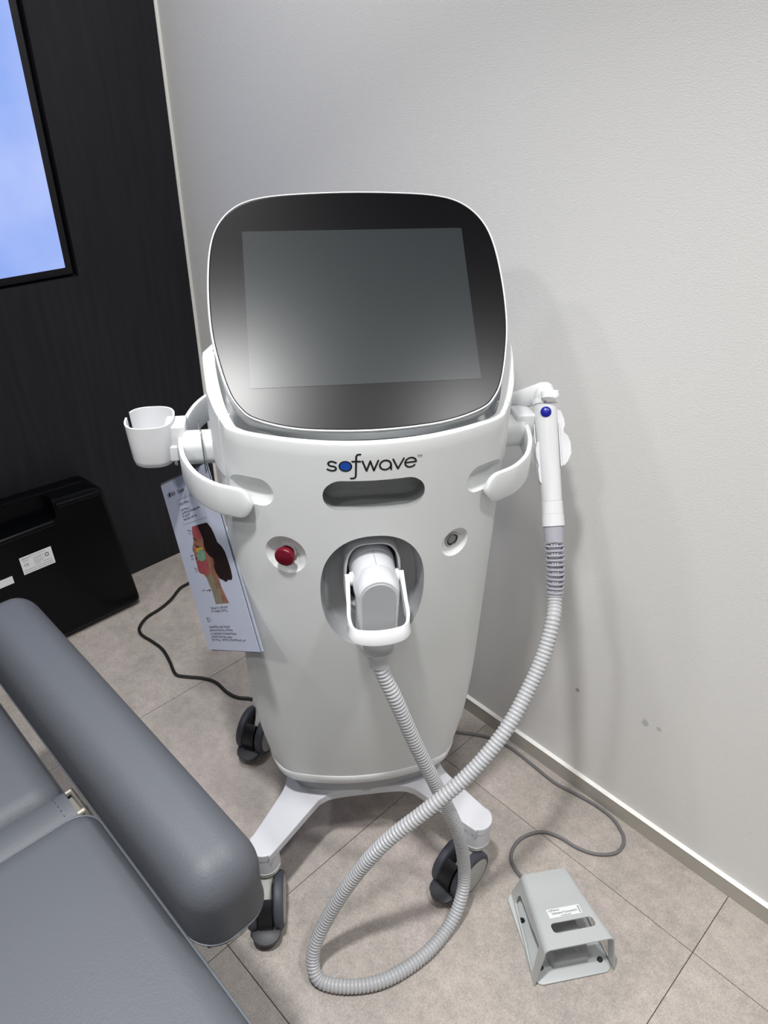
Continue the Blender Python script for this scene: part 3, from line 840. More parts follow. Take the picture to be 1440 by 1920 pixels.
# body axis in the plane x = .30
A0 = Vector((.300, -.062, .930)); A1 = Vector((.3005, .0525, .7505))
ax = (A1 - A0).normalized(); Lh = (A1 - A0).length
Mh = axis_matrix(d(*A0), d(*ax), (1, 0, 0))
Mh_ = D @ Mh
prof = []
for z, r in ((-.012, .004), (-.0105, .0095), (-.006, .0140), (0, .0165), (.01, .0178), (.04, .0182), (.09, .0174), (.14, .0166), (Lh - .040, .0162)): prof.append((r, z))
body = add('handpiece_body', lathe(prof, 40), M_gloss, hp, frame=Mh_, angle=50)
add('handpiece_sleeve', lathe([(.0160, Lh - .0396), (.0168, Lh - .0392), (.0172, Lh - .020), (.0172, Lh - .0192), (.0166, Lh - .0188), (.0166, Lh - .0184), (.0174, Lh - .018), (.0178, Lh), (.0150, Lh + .001)], 40), M_gloss, hp, frame=Mh_, angle=40)
# head: short barrel running from the top towards the device
H0 = Vector((.3005, -.066, .928)); H1 = Vector((.246, -.118, .884))
hd = []
hax = (H1 - H0).normalized()
Mhd = axis_matrix(d(*H0), d(*hax), (0, 0, 1))
hl = (H1 - H0).length
for z, a, b in ((-.016, .004, .004), (-.0145, .010, .010), (-.009, .0145, .015), (0, .0168, .0172), (.02, .0160, .0165), (hl - .006, .0140, .0145), (hl, .0130, .0135), (hl + .002, .009, .009)):
    hd.append([(a * math.cos(2 * PI * k / 36), b * math.sin(2 * PI * k / 36), z) for k in range(36)])
add('handpiece_head', loft(hd), M_gloss, hp, frame=D @ Mhd, angle=50)
# translucent grey retaining band and its loop
def ringband(M, z0, z1, a, b, th=.0012, n=40):
    R = []
    for z, s in ((z0, 0), (z1, 0), (z1, th), (z0, th)):
        R.append([((a + s) * math.cos(2 * PI * k / n), (b + s) * math.sin(2 * PI * k / n), z) for k in range(n)])
    R.append(R[0]); V, Fc = loft(R, False, False); return V, Fc
band = add('retaining_band', xf(ringband(None, .0105, .0185, .0182, .0182), Mh), M_rimw, hp, frame=D, angle=40)
lpM = axis_matrix(tuple(Vector(d(*A0)) + (Mh.to_3x3() @ Vector((.009, 0, .004))) + D.to_3x3().inverted() @ ((CAM - dw(*A0)).normalized() * .024)), d(*(ax)), (1, 0, 0))
add('band_loop', xf(ringband(None, -.0050, .0050, .0130, .0110), lpM), M_rimw, hp, frame=D, angle=40)
# blue button facing the viewer
tc_ = (CAM - dw(*A0)); tcl = D.to_3x3().inverted() @ tc_
axl = Vector(d(*ax)); nb = (tcl - axl * tcl.dot(axl)).normalized()
bc = Vector(d(*A0)) + axl * .0335 + nb * .0145 + axl.cross(nb) * -.0005
add('blue_button', lathe([(.0083, -.002), (.0085, .0035), (.0078, .0055), (.005, .0068), (.001, .0072)], 32, axis_matrix(bc, nb)), M_blue, hp, frame=D, angle=50)
pc = Vector(d(*A0)) + axl * .0175 + nb * .0178
add('band_pin', lathe([(.0022, 0), (.0022, .002), (.001, .0024)], 16, axis_matrix(pc, nb)), M_steel, hp, frame=D)
# strain relief
S0 = A1 + ax * .0; S1 = Vector((.2990, .104, .652))
srp = cr([Vector(d(*p)) for p in ((S0.x, S0.y, S0.z), (.3005, .068, .7235), (.3005, .088, .688), (S1.x, S1.y, S1.z))], 10)
srp = resample(srp, .0015); NS = len(srp)
fr = frames(srp); g = []
g.append(tube(srp[:18], [.0158 - .00002 * i for i in range(18)], 28))
i = 18; k = 0
while i + 4 < NS:
    rr_ = .0158 - .0022 * (i - 18) / (NS - 18)
    g.append(tube(srp[i + 2:i + 5], [rr_, rr_ + .0003, rr_], 28))
    # bridges, turned by 90 degrees each time
    for s in (0, 1):
        for t in (-1, 0, 1):
            a = (k % 2) * PI / 2 + s * PI + t * .28 + .35
            p, T, u, v = fr[i]; q, _, u2, v2 = fr[min(i + 3, NS - 1)]
            c0 = p + (u * math.cos(a) + v * math.sin(a)) * (rr_ - .0016); c1 = q + (u2 * math.cos(a) + v2 * math.sin(a)) * (rr_ - .0016)
            g.append(tube([c0, c1], .0016, 6))
    i += 5; k += 1
add('strain_relief', join(*g), M_relief, hp, frame=D, angle=40)
# hose path, device coordinates (x, front, z)
HOSE = [(.3005, .068, .7235), (.2990, .104, .652), (.288, .136, .627), (.268, .167, .586), (.238, .197, .541), (.194, .233, .492), (.139, .259, .440), (.070, .277, .387), (.001, .281, .318), (-.053, .279, .222), (-.100, .284, .118), (-.124, .300, .050), (-.116, .324, .014), (-.069, .341, .0125), (-.004, .340, .0125), (.068, .311, .0125), (.1255, .268, .0165), (.1555, .236, .052), (.1625, .214, .112), (.1430, .208, .222), (.1005, .214, .348), (.0600, .215, .461), (.0285, .212, .556), (.012, .205, .600), (.0045, .2015, .622)]
hpath = resample(cr([Vector(d(*p)) for p in HOSE], 14), .0011)
RIB = [.0103, .0117, .0122, .0122, .0120, .0114]
hr_ = [RIB[i % 6] for i in range(len(hpath))]
add('hose', tube(hpath, hr_, 16), M_hose, hp, frame=D, angle=80)
# plug: barrel out of the socket, upright front piece, neck, bail
Mpl = axis_matrix(d(0, .104, .7525), (0, -1, 0), (1, 0, 0))
add('plug_barrel', xf(lathe([(.030, 0), (.0325, .004), (.0338, .010), (.0335, .024), (.0318, .026), (.0322, .027), (.0322, .072), (.0300, .090), (.024, .092)], 48), Mpl), M_plug, hp, frame=D, angle=40)
ton = []
def tongue(w, top, bot, n=14):
    o = []
    for k in range(n + 1):
        a = PI * k / n; o.append((w * math.cos(a), top - w + w * math.sin(a)))
    for k in range(n + 1):
        a = PI + PI * k / n; o.append((w * .93 * math.cos(a), bot + w * .93 + w * .93 * math.sin(a)))
    return o
tr = []
for f, w_, tp, bt in ((.160, .026, .782, .646), (.168, .0302, .7855, .641), (.192, .0302, .7865, .6395), (.2005, .0287, .7850, .641), (.2035, .0262, .7825, .6435)):
    tr.append([d(x, f, z) for x, z in tongue(w_, tp, bt)])
add('plug_housing', loft(tr), M_plug, hp, frame=D, angle=35)
add('barrel_seam', tube([d(.0005, .132, .7848), d(.0008, .160, .7848), d(.001, .1685, .7848)], .00045, 6), M_slot, hp, frame=D)
add('plug_cover', loft([[d(x, f, z) for x, z in tongue(w_, .7790 - (.0235 - w_), .6470 + (.0235 - w_))] for f, w_ in ((.2030, .0235), (.2045, .0235), (.2050, .0230))]), M_recess, hp, frame=D, angle=35)
add('plug_neck', lathe([(.0160, 0), (.0168, .002), (.0165, .010), (.0150, .012), (.0148, .026), (.0128, .028)], 36, axis_matrix(d(.0015, .188, .646), d(.06, .28, -1))), M_grey, hp, frame=D, angle=40)
BL = [(-.0385, .150, .757), (-.0388, .162, .748), (-.0400, .185, .729), (-.0410, .204, .714), (-.0375, .2150, .7055), (-.026, .2205, .7015), (0, .223, .700), (.026, .2205, .7015), (.0375, .2150, .7055), (.0410, .204, .714), (.0400, .185, .729), (.0388, .162, .748), (.0385, .150, .757)]
bpth = cr([Vector(d(*p)) for p in BL], 6)
R = []
N = len(bpth)
for i, (p, t, a, b) in enumerate(frames(bpth)):
    u = i / (N - 1); e = math.sin(PI * u)
    hgt = .0062 + .0048 * e ** 3
    wv = Vector((0, .45, 1)).normalized(); wv = (wv - t * wv.dot(t)).normalized(); o_ = t.cross(wv)
    R.append([tuple(p + o_ * x * (.0019 + .0016 * (1 - e)) + wv * y * hgt) for x, y in ((-1, -.9), (-.6, -1), (.6, -1), (1, -.9), (1, .9), (.6, 1), (-.6, 1), (-1, .9))])
bail = add('latch_bail', loft(R), M_gloss, hp, frame=D, angle=50)
for s in (-1, 1):
    add('latch_hinge', lathe([(.0095, -.004), (.010, 0), (.010, .004), (.008, .0055), (.0035, .006), (.0035, .010), (.001, .0105)], 28, axis_matrix(d(s * .0305, .153, .753), (s, 0, 0))), M_gloss, hp, frame=D, angle=40)

# cradle clipped to the right grip
cra = thing('handpiece_cradle', 'white clip cradle on the right grip holding the handpiece', 'holder', tuple(dw(.285, -.04, .80)), PHI)
add('clip', rbox(.252, .284, .040, .082, .862, .9015, .0035, 3), M_gloss, cra, frame=D)
nbl = Mh.to_3x3().inverted() @ nb; CRA = math.atan2(nbl.y, nbl.x)
cs = []
for z in (.050, .120):
    o_ = []
    for k in range(19):
        a = CRA + math.radians(75 + 210 * k / 18); o_.append((.0205 * math.cos(a), .0205 * math.sin(a), z))
    i_ = []
    for k in range(19):
        a = CRA + math.radians(285 - 210 * k / 18); i_.append((.0187 * math.cos(a), .0187 * math.sin(a), z))
    cs.append(o_ + i_)
add('cradle_cup', loft(cs), M_gloss, cra, frame=Mh_, angle=40)
# side wings of the cradle
def wing(s, pts, th):
    R = []
    for t in (-th, th): R.append([(s * (.0165 + x), t + .001, z) for x, z in pts])
    return loft(R)
add('cradle_wing', wing(1, [(0, .028), (.006, .032), (.0105, .045), (.011, .055), (.0085, .0605), (.0085, .066), (.0150, .072), (.0185, .082), (.0185, .100), (.012, .112), (.006, .118), (0, .118)], .006), M_gloss, cra, frame=Mh_, angle=40)
add('cradle_wing', wing(-1, [(0, .078), (.0035, .080), (.006, .090), (.006, .102), (.003, .116), (.0045, .122), (.0035, .140), (0, .146)], .006), M_gloss, cra, frame=Mh_, angle=40)

# ------------------------------------------------------------------ cup holder on the left grip
cup = thing('cup_holder', 'white open plastic cup holder clipped to the left grip', 'holder', tuple(dw(-.315, -.08, .838)), PHI)
def cup_ring(sc, z, cxs=0.0, a0=206, a1=206 + 336, n=56, th=0):
    o = []
    for k in range(n + 1):
        a = math.radians(a0 + (a1 - a0) * k / n); c, s = math.cos(a), math.sin(a)
        rx, ry = (.0365 - th) * sc, (.0415 - th) * sc
        o.append(d(-.3155 + cxs + rx * math.copysign(abs(c) ** .72, c), -.083 + ry * math.copysign(abs(s) ** .72, s), z))
    return o
out, inn = [], []
for z, sc in ((.838, .60), (.8385, .74), (.842, .85), (.850, .90), (.88, .955), (.9095, 1.0)):
    out.append((z, sc))
Rw = []
for j in range(len(out)):
    z, sc = out[j]
    oo = cup_ring(sc, z); ii = cup_ring(sc, max(z, .842), th=.0028)
    Rw.append(oo + ii[::-1])
add('cup', loft(Rw), M_gloss, cup, frame=D, angle=50)
add('cup_floor', loft([cup_ring(.60, .8375, a0=0, a1=354), cup_ring(.74, .8385, a0=0, a1=354), cup_ring(.84, .8425, a0=0, a1=354)]), M_gloss, cup, frame=D, angle=60)
add('clip', rbox(-.2935, -.262, .058, .100, .862, .9035, .0035, 3), M_gloss, cup, frame=D)
add('bracket', rbox(-.290, -.2765, .054, .092, .846, .872, .003, 3), M_gloss, cup, frame=D)
add('clip_screw', lathe([(.0028, 0), (.0028, .003), (.001, .004)], 16, axis_matrix(d(-.281, -.050, .846), (0, -1, 0))), M_steel, cup, frame=D)

# ------------------------------------------------------------------ laminated sheets on a ring
TLp = Vector(d(-.332, -.166, .742)); TRp = Vector(d(-.234, -.021, .858)); BLp = Vector(d(-.27, -.012, .496))
su = (TRp - TLp).normalized(); sv = (BLp - TLp); sv = (sv - su * sv.dot(su)).normalized(); sn = su.cross(sv)
toc = D.inverted() @ CAM
if sn.dot(toc - TLp) < 0: sn = -sn
SH = Matrix.Identity(4)
for i in range(3): SH[i][0] = su[i]; SH[i][1] = sv[i]; SH[i][2] = sn[i]; SH[i][3] = TLp[i]
SHW = D @ SH
low = SHW @ Vector((.105, .297, 0))
sh = thing('parameter_sheet', 'laminated printed sheet with a face profile hanging from a ring on the left grip', 'sheet', (low.x, low.y, low.z), PHI)
def sheet_geo(z, dx=0.0, dy=0.0, rot=0.0, th=.0004, grow=0.0):
    R = []
    nx, ny = 6, 10
    V = []; Fc = []
    for s in (0, 1):
        for j in range(ny + 1):
            for i in range(nx + 1):
                u = -grow + (.210 + 2 * grow) * i / nx; v = -grow + (.297 + 2 * grow) * j / ny
                V.append((u + dx, v + dy, z + th * s))
    n1 = (nx + 1) * (ny + 1)
    for s in (0, 1):
        for j in range(ny):
            for i in range(nx):
                a = s * n1 + j * (nx + 1) + i; q = (a, a + 1, a + nx + 2, a + nx + 1); Fc.append(q if s else q[::-1])
    bd = [i for i in range(nx + 1)] + [j * (nx + 1) + nx for j in range(1, ny + 1)] + [ny * (nx + 1) + i for i in range(nx - 1, -1, -1)] + [j * (nx + 1) for j in range(ny - 1, 0, -1)]
    for a, b in zip(bd, bd[1:] + bd[:1]): Fc.append((a, b, b + n1, a + n1))
    g = (V, Fc)
    if rot:
        p = Matrix.Translation((.2, .012, 0)) @ Matrix.Rotation(rot, 4, 'Z') @ Matrix.Translation((-.2, -.012, 0)); g = xf(g, p)
    return g
add('page', sheet_geo(0), M_paper, sh, frame=SHW, smooth=False)
add('laminate', sheet_geo(-.0016, rot=math.radians(.5), grow=.002), M_film, sh, frame=SHW, smooth=False)
add('page', sheet_geo(-.0032, rot=math.radians(-1.2)), M_paper, sh, frame=SHW, smooth=False)
def pr(nm, g, m, z=.0006):      # print in millimetres
    return add(nm, ([(x / 1000, y / 1000, z) for x, y, _ in g[0]], g[1]), m, sh, frame=SHW, smooth=False, fix=False)
def ttext(s, size, u, v, sx=1.0):
    V, Fc = text_geo(s, size, 'LEFT', sx); return [(x + u, -y + v, 0) for x, y, _ in V], Fc
pr('print_title', join(ttext('s', 15, 18, 25), ttext('fwave', 15, 33, 25, .72), ttext('Parameter', 10.5, 68, 25, .72)), M_ink)
pr('print_title_dot', disc(29, 21, 4.2), M_ink)
def frame_lines(L, wd):
    return join(*[stroke(list(p), wd) for p in L])
pr('print_box', frame_lines([((53, 35), (157, 35)), ((157, 35), (157, 77)), ((157, 77), (53, 77)), ((53, 77), (53, 35))], .5), M_film)
rng = random.Random(3)
def glyph_line(u0, u1, v, h=4.2):
    """a line of print too small to read: close set strokes"""
    G = []; u = u0
    while u < u1 - 2.5:
        if rng.random() < .16: u += 2.4; continue
        for _ in range(3):
            x = u + rng.random() * 2.2; y = v - h / 2 + (rng.random() - .5) * h * .7
            if rng.random() < .5: G.append(([(x - .35, y - h * .3, 0), (x + .35, y - h * .3, 0), (x + .35, y + h * .3, 0), (x - .35, y + h * .3, 0)], [(0, 1, 2, 3)]))
            else: G.append(([(u + .2, y - .35, 0), (u + 2.6, y - .35, 0), (u + 2.6, y + .35, 0), (u + .2, y + .35, 0)], [(0, 1, 2, 3)]))
        u += 3.6
    return join(*G)
L = [glyph_line(60, 107, 45)]
for (a, b, v) in ((68, 104, 55), (68, 146, 60.5), (68, 98, 65.5), (68, 122, 71)): L += [glyph_line(a, b, v), disc(64, v - 2, 1.7)]
for (a, b, v) in ((65, 141, 225.5), (65, 134, 231), (34, 125, 258), (33, 137, 264), (34, 144, 270), (32, 122, 275.5), (30, 175, 281)): L.append(glyph_line(a, b, v))
for (a, b, v) in ((64, 80, 91), (64, 78, 96), (44, 58, 133), (44, 56, 138), (46, 57, 155), (46, 56, 160), (112, 122, 186), (112, 124, 192)): L.append(glyph_line(a, b, v))
pr('print_text', join(*L), M_ink, .0009)['kind'] = 'stuff'
pr('print_heading', ttext('참고', 10, 33, 247), M_ink)
pr('print_note', glyph_line(46, 66, 194), M_pink)
pr('print_arrow', join(stroke([(71, 193), (86, 193)], 1.0), poly([(83, 190), (88, 193), (83, 196)])), M_ink)
pr('print_face', poly([(117, 85), (88, 84), (81, 93), (79, 102), (75, 109), (63, 118), (60, 123), (64, 128), (61, 131), (63, 135), (61, 139), (62, 146), (60, 153), (59, 159), (66, 163), (78, 165), (86, 172), (93, 185), (94, 199), (93, 217), (148, 217), (142, 203), (136, 190), (136, 165), (140, 140), (128, 110)]), M_skin)
pr('print_hair', poly([(110, 84), (153, 85), (164, 96), (168, 106), (171, 119), (183, 127), (189, 136), (191, 150), (192, 164), (190, 176), (184, 181), (172, 180), (160, 183), (150, 179), (139, 176), (132, 166), (130, 156), (136, 150), (136, 142), (124, 137), (115, 128), (114, 119), (119, 110), (116, 97)]), M_hair, .0008)
pr('print_forehead', poly([(88, 84), (112, 84.5), (116, 97), (113, 106), (100, 108), (80, 101), (82, 92)]), M_pink, .0007)
pr('print_jaw', poly([(62, 143), (72, 140), (90, 144), (104, 141), (110, 150), (104, 162), (88, 166), (72, 163), (60, 158), (61, 150)]), M_pink, .0007)
pr('print_cheek', poly([(81, 126), (97, 124), (110, 127), (110, 136), (104, 142), (90, 144), (76, 141), (72, 133)]), M_green, .0010)
pr('print_eye_patch', poly([(76, 122), (92, 120), (110, 121), (108, 125), (95, 128), (74, 127)]), M_yel, .0009)
pr('print_eye', stroke([(79, 115), (85, 118), (91, 119)], 2.2), M_hair, .0010)
pr('print_brow', stroke([(79, 103), (86, 105), (93, 109)], 1.6), M_hair, .0010)
pr('print_mouth', stroke([(63, 136), (70, 137)], 1.4), M_hair, .0010)
pr('print_ear', poly([(117, 138), (126, 137), (132, 144), (129, 152), (122, 158), (116, 155), (118, 147)]), M_skin, .0010)
pr('print_neck', poly([(86, 171), (110, 166), (122, 182), (128, 200), (124, 217), (93, 217), (94, 199)]), M_neck, .0007)
# steel ring through the hole and over the post
rc = Vector(d(-.238, -.040, .878)); rn = Vector((1, .15, 0)).normalized(); rM = axis_matrix(rc, rn, (0, 0, 1))
ringp = [tuple(rM @ Vector((.038 * math.cos(2 * PI * k / 48), .034 * math.sin(2 * PI * k / 48), 0))) for k in range(48)]
add('ring', tube(ringp, .0011, 8, closed=True), M_steel, sh, frame=D)

# ------------------------------------------------------------------ foot switch
fsF = Vector((1.609, -.3425, 0)); fsB = Vector((1.469, -.2485, 0))
ffd = (fsF - fsB).normalized(); fa = math.atan2(ffd.y, ffd.x)
FS = Matrix.Translation(((fsF.x + fsB.x) / 2, (fsF.y + fsB.y) / 2, 0)) @ Matrix.Rotation(fa + PI / 2, 4, 'Z')  # local -y = front, x = right
fs = thing('foot_switch', 'grey metal foot switch with guard hood and label on the floor', 'foot switch', (FS.translation.x, FS.translation.y, 0), fa + PI / 2)
Lf = .085
def hood(o):
    """inverted-U sections from back (+y) to front (-y); o = inward offset"""
    R = []
    for (y, wb, wt, zt, yo) in ((.078, .0625, .0480, .060, .003), (.03, .0665, .0530, .0705, .001), (-.03, .0720, .0590, .0845, .002), (-.086, .0765, .0650, .0955, .010)):
        rc_ = .012; sec = []
        nrm = [(-wb + o, 0.0)]
        # left side up to corner
        dx = (wb - wt) / zt
        for k in range(7):
            a = math.radians(180 - 90 * k / 6)
            sec.append((-wt + rc_ + (rc_ - o) * math.cos(a), zt - rc_ + (rc_ - o) * math.sin(a)))
        left = nrm + sec
        full = left + [(-x, z) for x, z in left[::-1]]
        R.append([(x, y + yo * (z / zt), z) for x, z in full])
    return R
Ro, Ri = hood(0), hood(.0025)
rings_h = [a + b[::-1] for a, b in zip(Ro, Ri)]
hd_ = add('guard_hood', loft(rings_h), M_fsw, fs, frame=FS, angle=40)
boolean(hd_, prism(rrect(.079, .020, .0070, 5, .004, -.038), .05, .2), FS)
# side openings
def side_cut(s):
    o2 = [(.052, .016), (.052, .058), (.040, .070), (.028, .074), (-.052, .030), (-.062, .016)]
    o2 = [(p.x, p.y) for p in cr([Vector((a, b, 0)) for a, b in [(.060, .024), (.056, .036), (.044, .041), (.0, .052), (-.044, .067), (-.055, .068), (-.062, .040), (-.066, .014), (-.062, .010), (.0, .010), (.050, .010), (.058, .013)]], 5, True)]
    R = [[(x, y, z) for y, z in o2] for x in (s * .03, s * .12)]
    return loft(R)
for s in (-1, 1): boolean(hd_, side_cut(s), FS)
finish(hd_.data, True, 40)
add('base_plate', prism([(p[0], p[1]) for p in rrect(.142, .168, .014, 6, 0, -.0035)], .001, .0045, .0008), M_fsw, fs, frame=FS, angle=30)
add('pedal', loft([[(sx * x, y, z) for (x, z) in ((-1, .0045), (1, .0045), (1, zt_ * .8), (.88, zt_), (-.88, zt_), (-1, zt_ * .8))] for y, sx, zt_ in ((.070, .028, .030), (.06, .032, .034), (.0, .035, .032), (-.045, .038, .027), (-.060, .036, .022), (-.066, .032, .016))]), M_pedalg, fs, frame=FS, angle=25)
for k in range(5):
    add('pedal_rib', rbox(-.022 + .011 * k - .0012, -.022 + .011 * k + .0012, -.0535, -.0495, .024, .0275, .0008, 2), M_pedalg, fs, frame=FS)
for (x, y) in ((.058, -.066), (-.060, .026), (.058, .05), (-.056, -.060)):
    add('rubber_plug', lathe([(.0045, .004), (.0052, .0065), (.004, .0085), (.001, .009)], 20, Matrix.Translation((x * .97, y, 0))), M_black, fs, frame=FS)
# label on the hood top
def hood_z(y): return interp(-y, [-.078, -.03, .03, .086], [.060, .0705, .0845, .0955])
def hood_y(y): return y + interp(-y, [-.078, -.03, .03, .086], [.003, .001, .002, .010])
def on_hood(g, lift): return [(x, hood_y(y), hood_z(y) + lift) for x, y, _ in g[0]], g[1]
lab = add('label', on_hood(poly([(-.031, -.0205), (.031, -.0205), (.031, -.0020), (-.031, -.0020)]), .0004), M_label, fs, frame=FS, smooth=False, fix=False)
t1 = text_geo('Sofwave Footswitch', .0072, 'CENTER', .82); t2 = text_geo('sofwave', .0062, 'LEFT'); t3 = text_geo('SFW0016', .0040, 'CENTER')
tt = join(([(x, y - .0145, 0) for x, y, _ in t1[0]], t1[1]), ([(x - .028, y - .0075, 0) for x, y, _ in t2[0]], t2[1]))
add('label_text', on_hood(tt, .0007), M_ink, lab, frame=FS, smooth=False, fix=False)
add('label_marks', on_hood(join(*[poly([(-.009 + .004 * k, -.0192), (-.0065 + .004 * k, -.0192), (-.0065 + .004 * k, -.0178), (-.009 + .004 * k, -.0178)]) for k in range(5)], *[poly([(.0265, -.0185 + .0030 * k), (.029, -.0185 + .0030 * k), (.029, -.0170 + .0030 * k), (.0265, -.0170 + .0030 * k)]) for k in range(5)]), .0007), M_ink, lab, frame=FS, smooth=False, fix=False)
CAB = [(1.02, -.13), (1.06, -.105), (1.105, -.073), (1.151, -.040), (1.186, -.024), (1.23, -.018), (1.286, -.021), (1.349, -.025), (1.397, -.017), (1.445, -.010), (1.487, -.012), (1.519, -.027), (1.535, -.046), (1.537, -.072), (1.526, -.093), (1.502, -.114), (1.471, -.126), (1.436, -.131), (1.405, -.145), (1.386, -.174), (1.380, -.206), (1.389, -.236), (1.406, -.252), (1.435, -.262), (1.475, -.262), (1.505, -.275)]
cz = [.0042] * 22 + [.0060, .010, .014, .016]
add('cable', tube(cr([Vector((x, y, z)) for (x, y), z in zip(CAB, cz)], 8), .0034, 10), M_cable, fs)

# ------------------------------------------------------------------ mains cord
CORD = [(.095, -.135), (.135, -.185), (.158, -.218), (.163, -.255), (.192, -.305), (.207, -.349), (.215, -.396), (.240, -.432), (.270, -.443), (.315, -.436), (.364, -.432), (.417, -.442), (.464, -.455), (.486, -.449), (.531, -.413), (.567, -.397), (.614, -.396), (.648, -.387), (.676, -.366), (.72, -.35), (.80, -.33)]
tag(add('power_cord', tube(cr([Vector((x, y, .0046)) for x, y in CORD], 8), .0043, 10), M_cord), 'black power cord winding over the floor behind the device', 'cord')

# ------------------------------------------------------------------ black carrying case
CA = math.radians(-5.5)
case = thing('carrying_case', 'black hard carrying case with white sticker standing against the dark wall', 'case', (.08, -.66, 0))
CM = Matrix.Translation((.147, -.371, .013)) @ Matrix.Rotation(CA, 4, 'Y')      # local: y to the left is negative, z up, x to the room
def case_half(x0, x1, top_r, cut=None):
    # outline in (y, z): y 0 .. -.60
    top = lambda y: .392 + (-y) * .085 if -y < .32 else .4192
    o = []
    for (y, z, r) in ((0.0, 0.0, .022), (-.030, top(0), .030), (-.60, .4192, .03), (-.62, 0.0, .022)): o.append((y, z, r))
    P = []
    N = len(o)
    for i in range(N):
        p = Vector(o[i][:2]); a = Vector(o[i - 1][:2]); b = Vector(o[(i + 1) % N][:2]); r = o[i][2]
        u = (a - p).normalized(); v = (b - p).normalized()
        for k in range(7):
            t = k / 6; s0 = p + u * r; s1 = p + v * r
            P.append(((1 - t) ** 2 * s0 + 2 * t * (1 - t) * p + t * t * s1))
    g = prism([(p.x, p.y) for p in P], x0, x1, .010)
    return [(z, x, y) for x, y, z in g[0]], g[1]
fh = add('front_half', case_half(-.062, 0.0, 0), M_case, case, frame=CM, angle=20)
# handle notch: two steps open to the top, left of the corner block
boolean(fh, box(-.045, .03, -.50, -.162, .345, .60), CM)
finish(fh.data, True, 20)
add('back_half', case_half(-.112, -.064, 0), M_case, case, frame=CM, angle=20)
for (x, y) in ((-.03, -.07), (-.03, -.55), (-.095, -.07), (-.095, -.55)):
    add('foot', lathe([(.008, -.0125), (.009, 0.0), (.009, .004)], 16, Matrix.Translation((x, y, 0))), M_black, case, frame=CM)
add('moulded_ridge', tube(cr([Vector(p) for p in ((-.004, -.172, .3350), (-.004, -.30, .3350), (-.004, -.50, .3350))], 4), .009, 12), M_case, case, frame=CM)
add('moulded_ridge', tube([(-.004, -.042, .3700), (-.004, -.10, .3730), (-.004, -.155, .3760)], .009, 12), M_case, case, frame=CM)
def on_case(g, lift): return [(lift, y, z) for y, z, _ in g[0]], g[1]
st = add('sticker', on_case(xf(poly([(-.2455, .2335), (-.1765, .2335), (-.1765, .2755), (-.2455, .2755)]), Matrix.Translation((-.2375, .2520, 0)) @ Matrix.Scale(1.18, 4) @ Matrix.Translation((.211, -.2545, 0))), .0006), M_label, case, frame=CM, smooth=False, fix=False)
STK = Matrix.Translation((-.2375, .2520, 0)) @ Matrix.Scale(1.18, 4) @ Matrix.Translation((.211, -.2545, 0))
def ct(s, size, y, z, al='LEFT'):
    V, Fc = text_geo(s, size, al); return [(x + y, v + z, 0) for x, v, _ in V], Fc
L = [ct('sofwave', .0052, -.2425, .2690), ct('CE', .0085, -.2400, .2520)]
rng = random.Random(5)
for (a, b, z) in ((-.225, -.190, .2705), (-.2400, -.2280, .2640), (-.2180, -.1960, .2640), (-.2180, -.2000, .2605), (-.2180, -.1960, .2560), (-.2180, -.2000, .2525), (-.2180, -.2060, .2480), (-.2000, -.1820, .2480), (-.2420, -.1820, .2420), (-.2420, -.1820, .2370)):
    x = a
    while x < b: L.append(poly([(x, z), (x + .0016, z), (x + .0016, z + .0011), (x, z + .0011)])); x += .0022 + rng.random() * .0008
L.append(stroke(arc(-.1890, .2608, .0036, .0042, 0, 360, 16), .0016))
add('sticker_print', on_case(xf(join(*L), STK), .0009), M_ink, st, frame=CM, smooth=False, fix=False)
add('small_sticker', on_case(poly([(-.352, .2180), (-.306, .2180), (-.306, .2390), (-.352, .2390)]), .0006), M_label, case, frame=CM, smooth=False, fix=False)

# ------------------------------------------------------------------ grey treatment chair
ch = thing('treatment_chair', 'grey leather treatment chair with padded armrest in the lower left', 'chair', (1.25, -1.30, 0))
def cushion(x0, x1, y0, y1, z0, z1, r, crown=.0, seg=6, mid=6):
    V, Fc = rbox(x0, x1, y0, y1, z0, z1, r, seg, mid); o = []
    for x, y, z in V:
        u = (2 * x - x0 - x1) / (x1 - x0); v = (2 * y - y0 - y1) / (y1 - y0)
        k = max(0, (1 - u * u)) ** .5 * max(0, (1 - v * v)) ** .5
        o.append((x, y, z + crown * k * (1 if z > (z0 + z1) / 2 else 0)))
    return o, Fc
# armrest
AV, AF = cushion(.700, 1.386, -.8905, -.7885, .390, .612, (.045, .040, .046), .008, 7, 8)
AV = [(x, y, max(z, .500)) for x, y, z in AV]
arm = add('armrest', (AV, AF), M_leather, ch, angle=60)
def edge_loop(x0, x1, y0, y1, z, r, n=10):
    o = []
    for cx, cy, a0 in ((x1 - r, y1 - r, 0), (x0 + r, y1 - r, 90), (x0 + r, y0 + r, 180), (x1 - r, y0 + r, 270)):
        for k in range(n + 1):
            a = math.radians(a0 + 90 * k / n); o.append((cx + r * math.cos(a), cy + r * math.sin(a), z))
    return o
add('piping', tube(edge_loop(.7003, 1.3857, -.8902, -.7888, .503, .042), .0016, 8, closed=True), M_pipe, arm)
add('armrest_plate', rbox(.73, 1.37, -.878, -.802, .486, .4995, .004, 2), M_under, ch)
# seat
seat = add('seat', cushion(1.103, 2.06, -1.56, -.8925, .400, .520, (.035, .035, .022), .018, 6, 8), M_leather, ch, angle=60)
add('piping', tube(edge_loop(1.1035, 2.0595, -1.5595, -.8920, .5045, .034), .0019, 8, closed=True), M_pipe, seat)
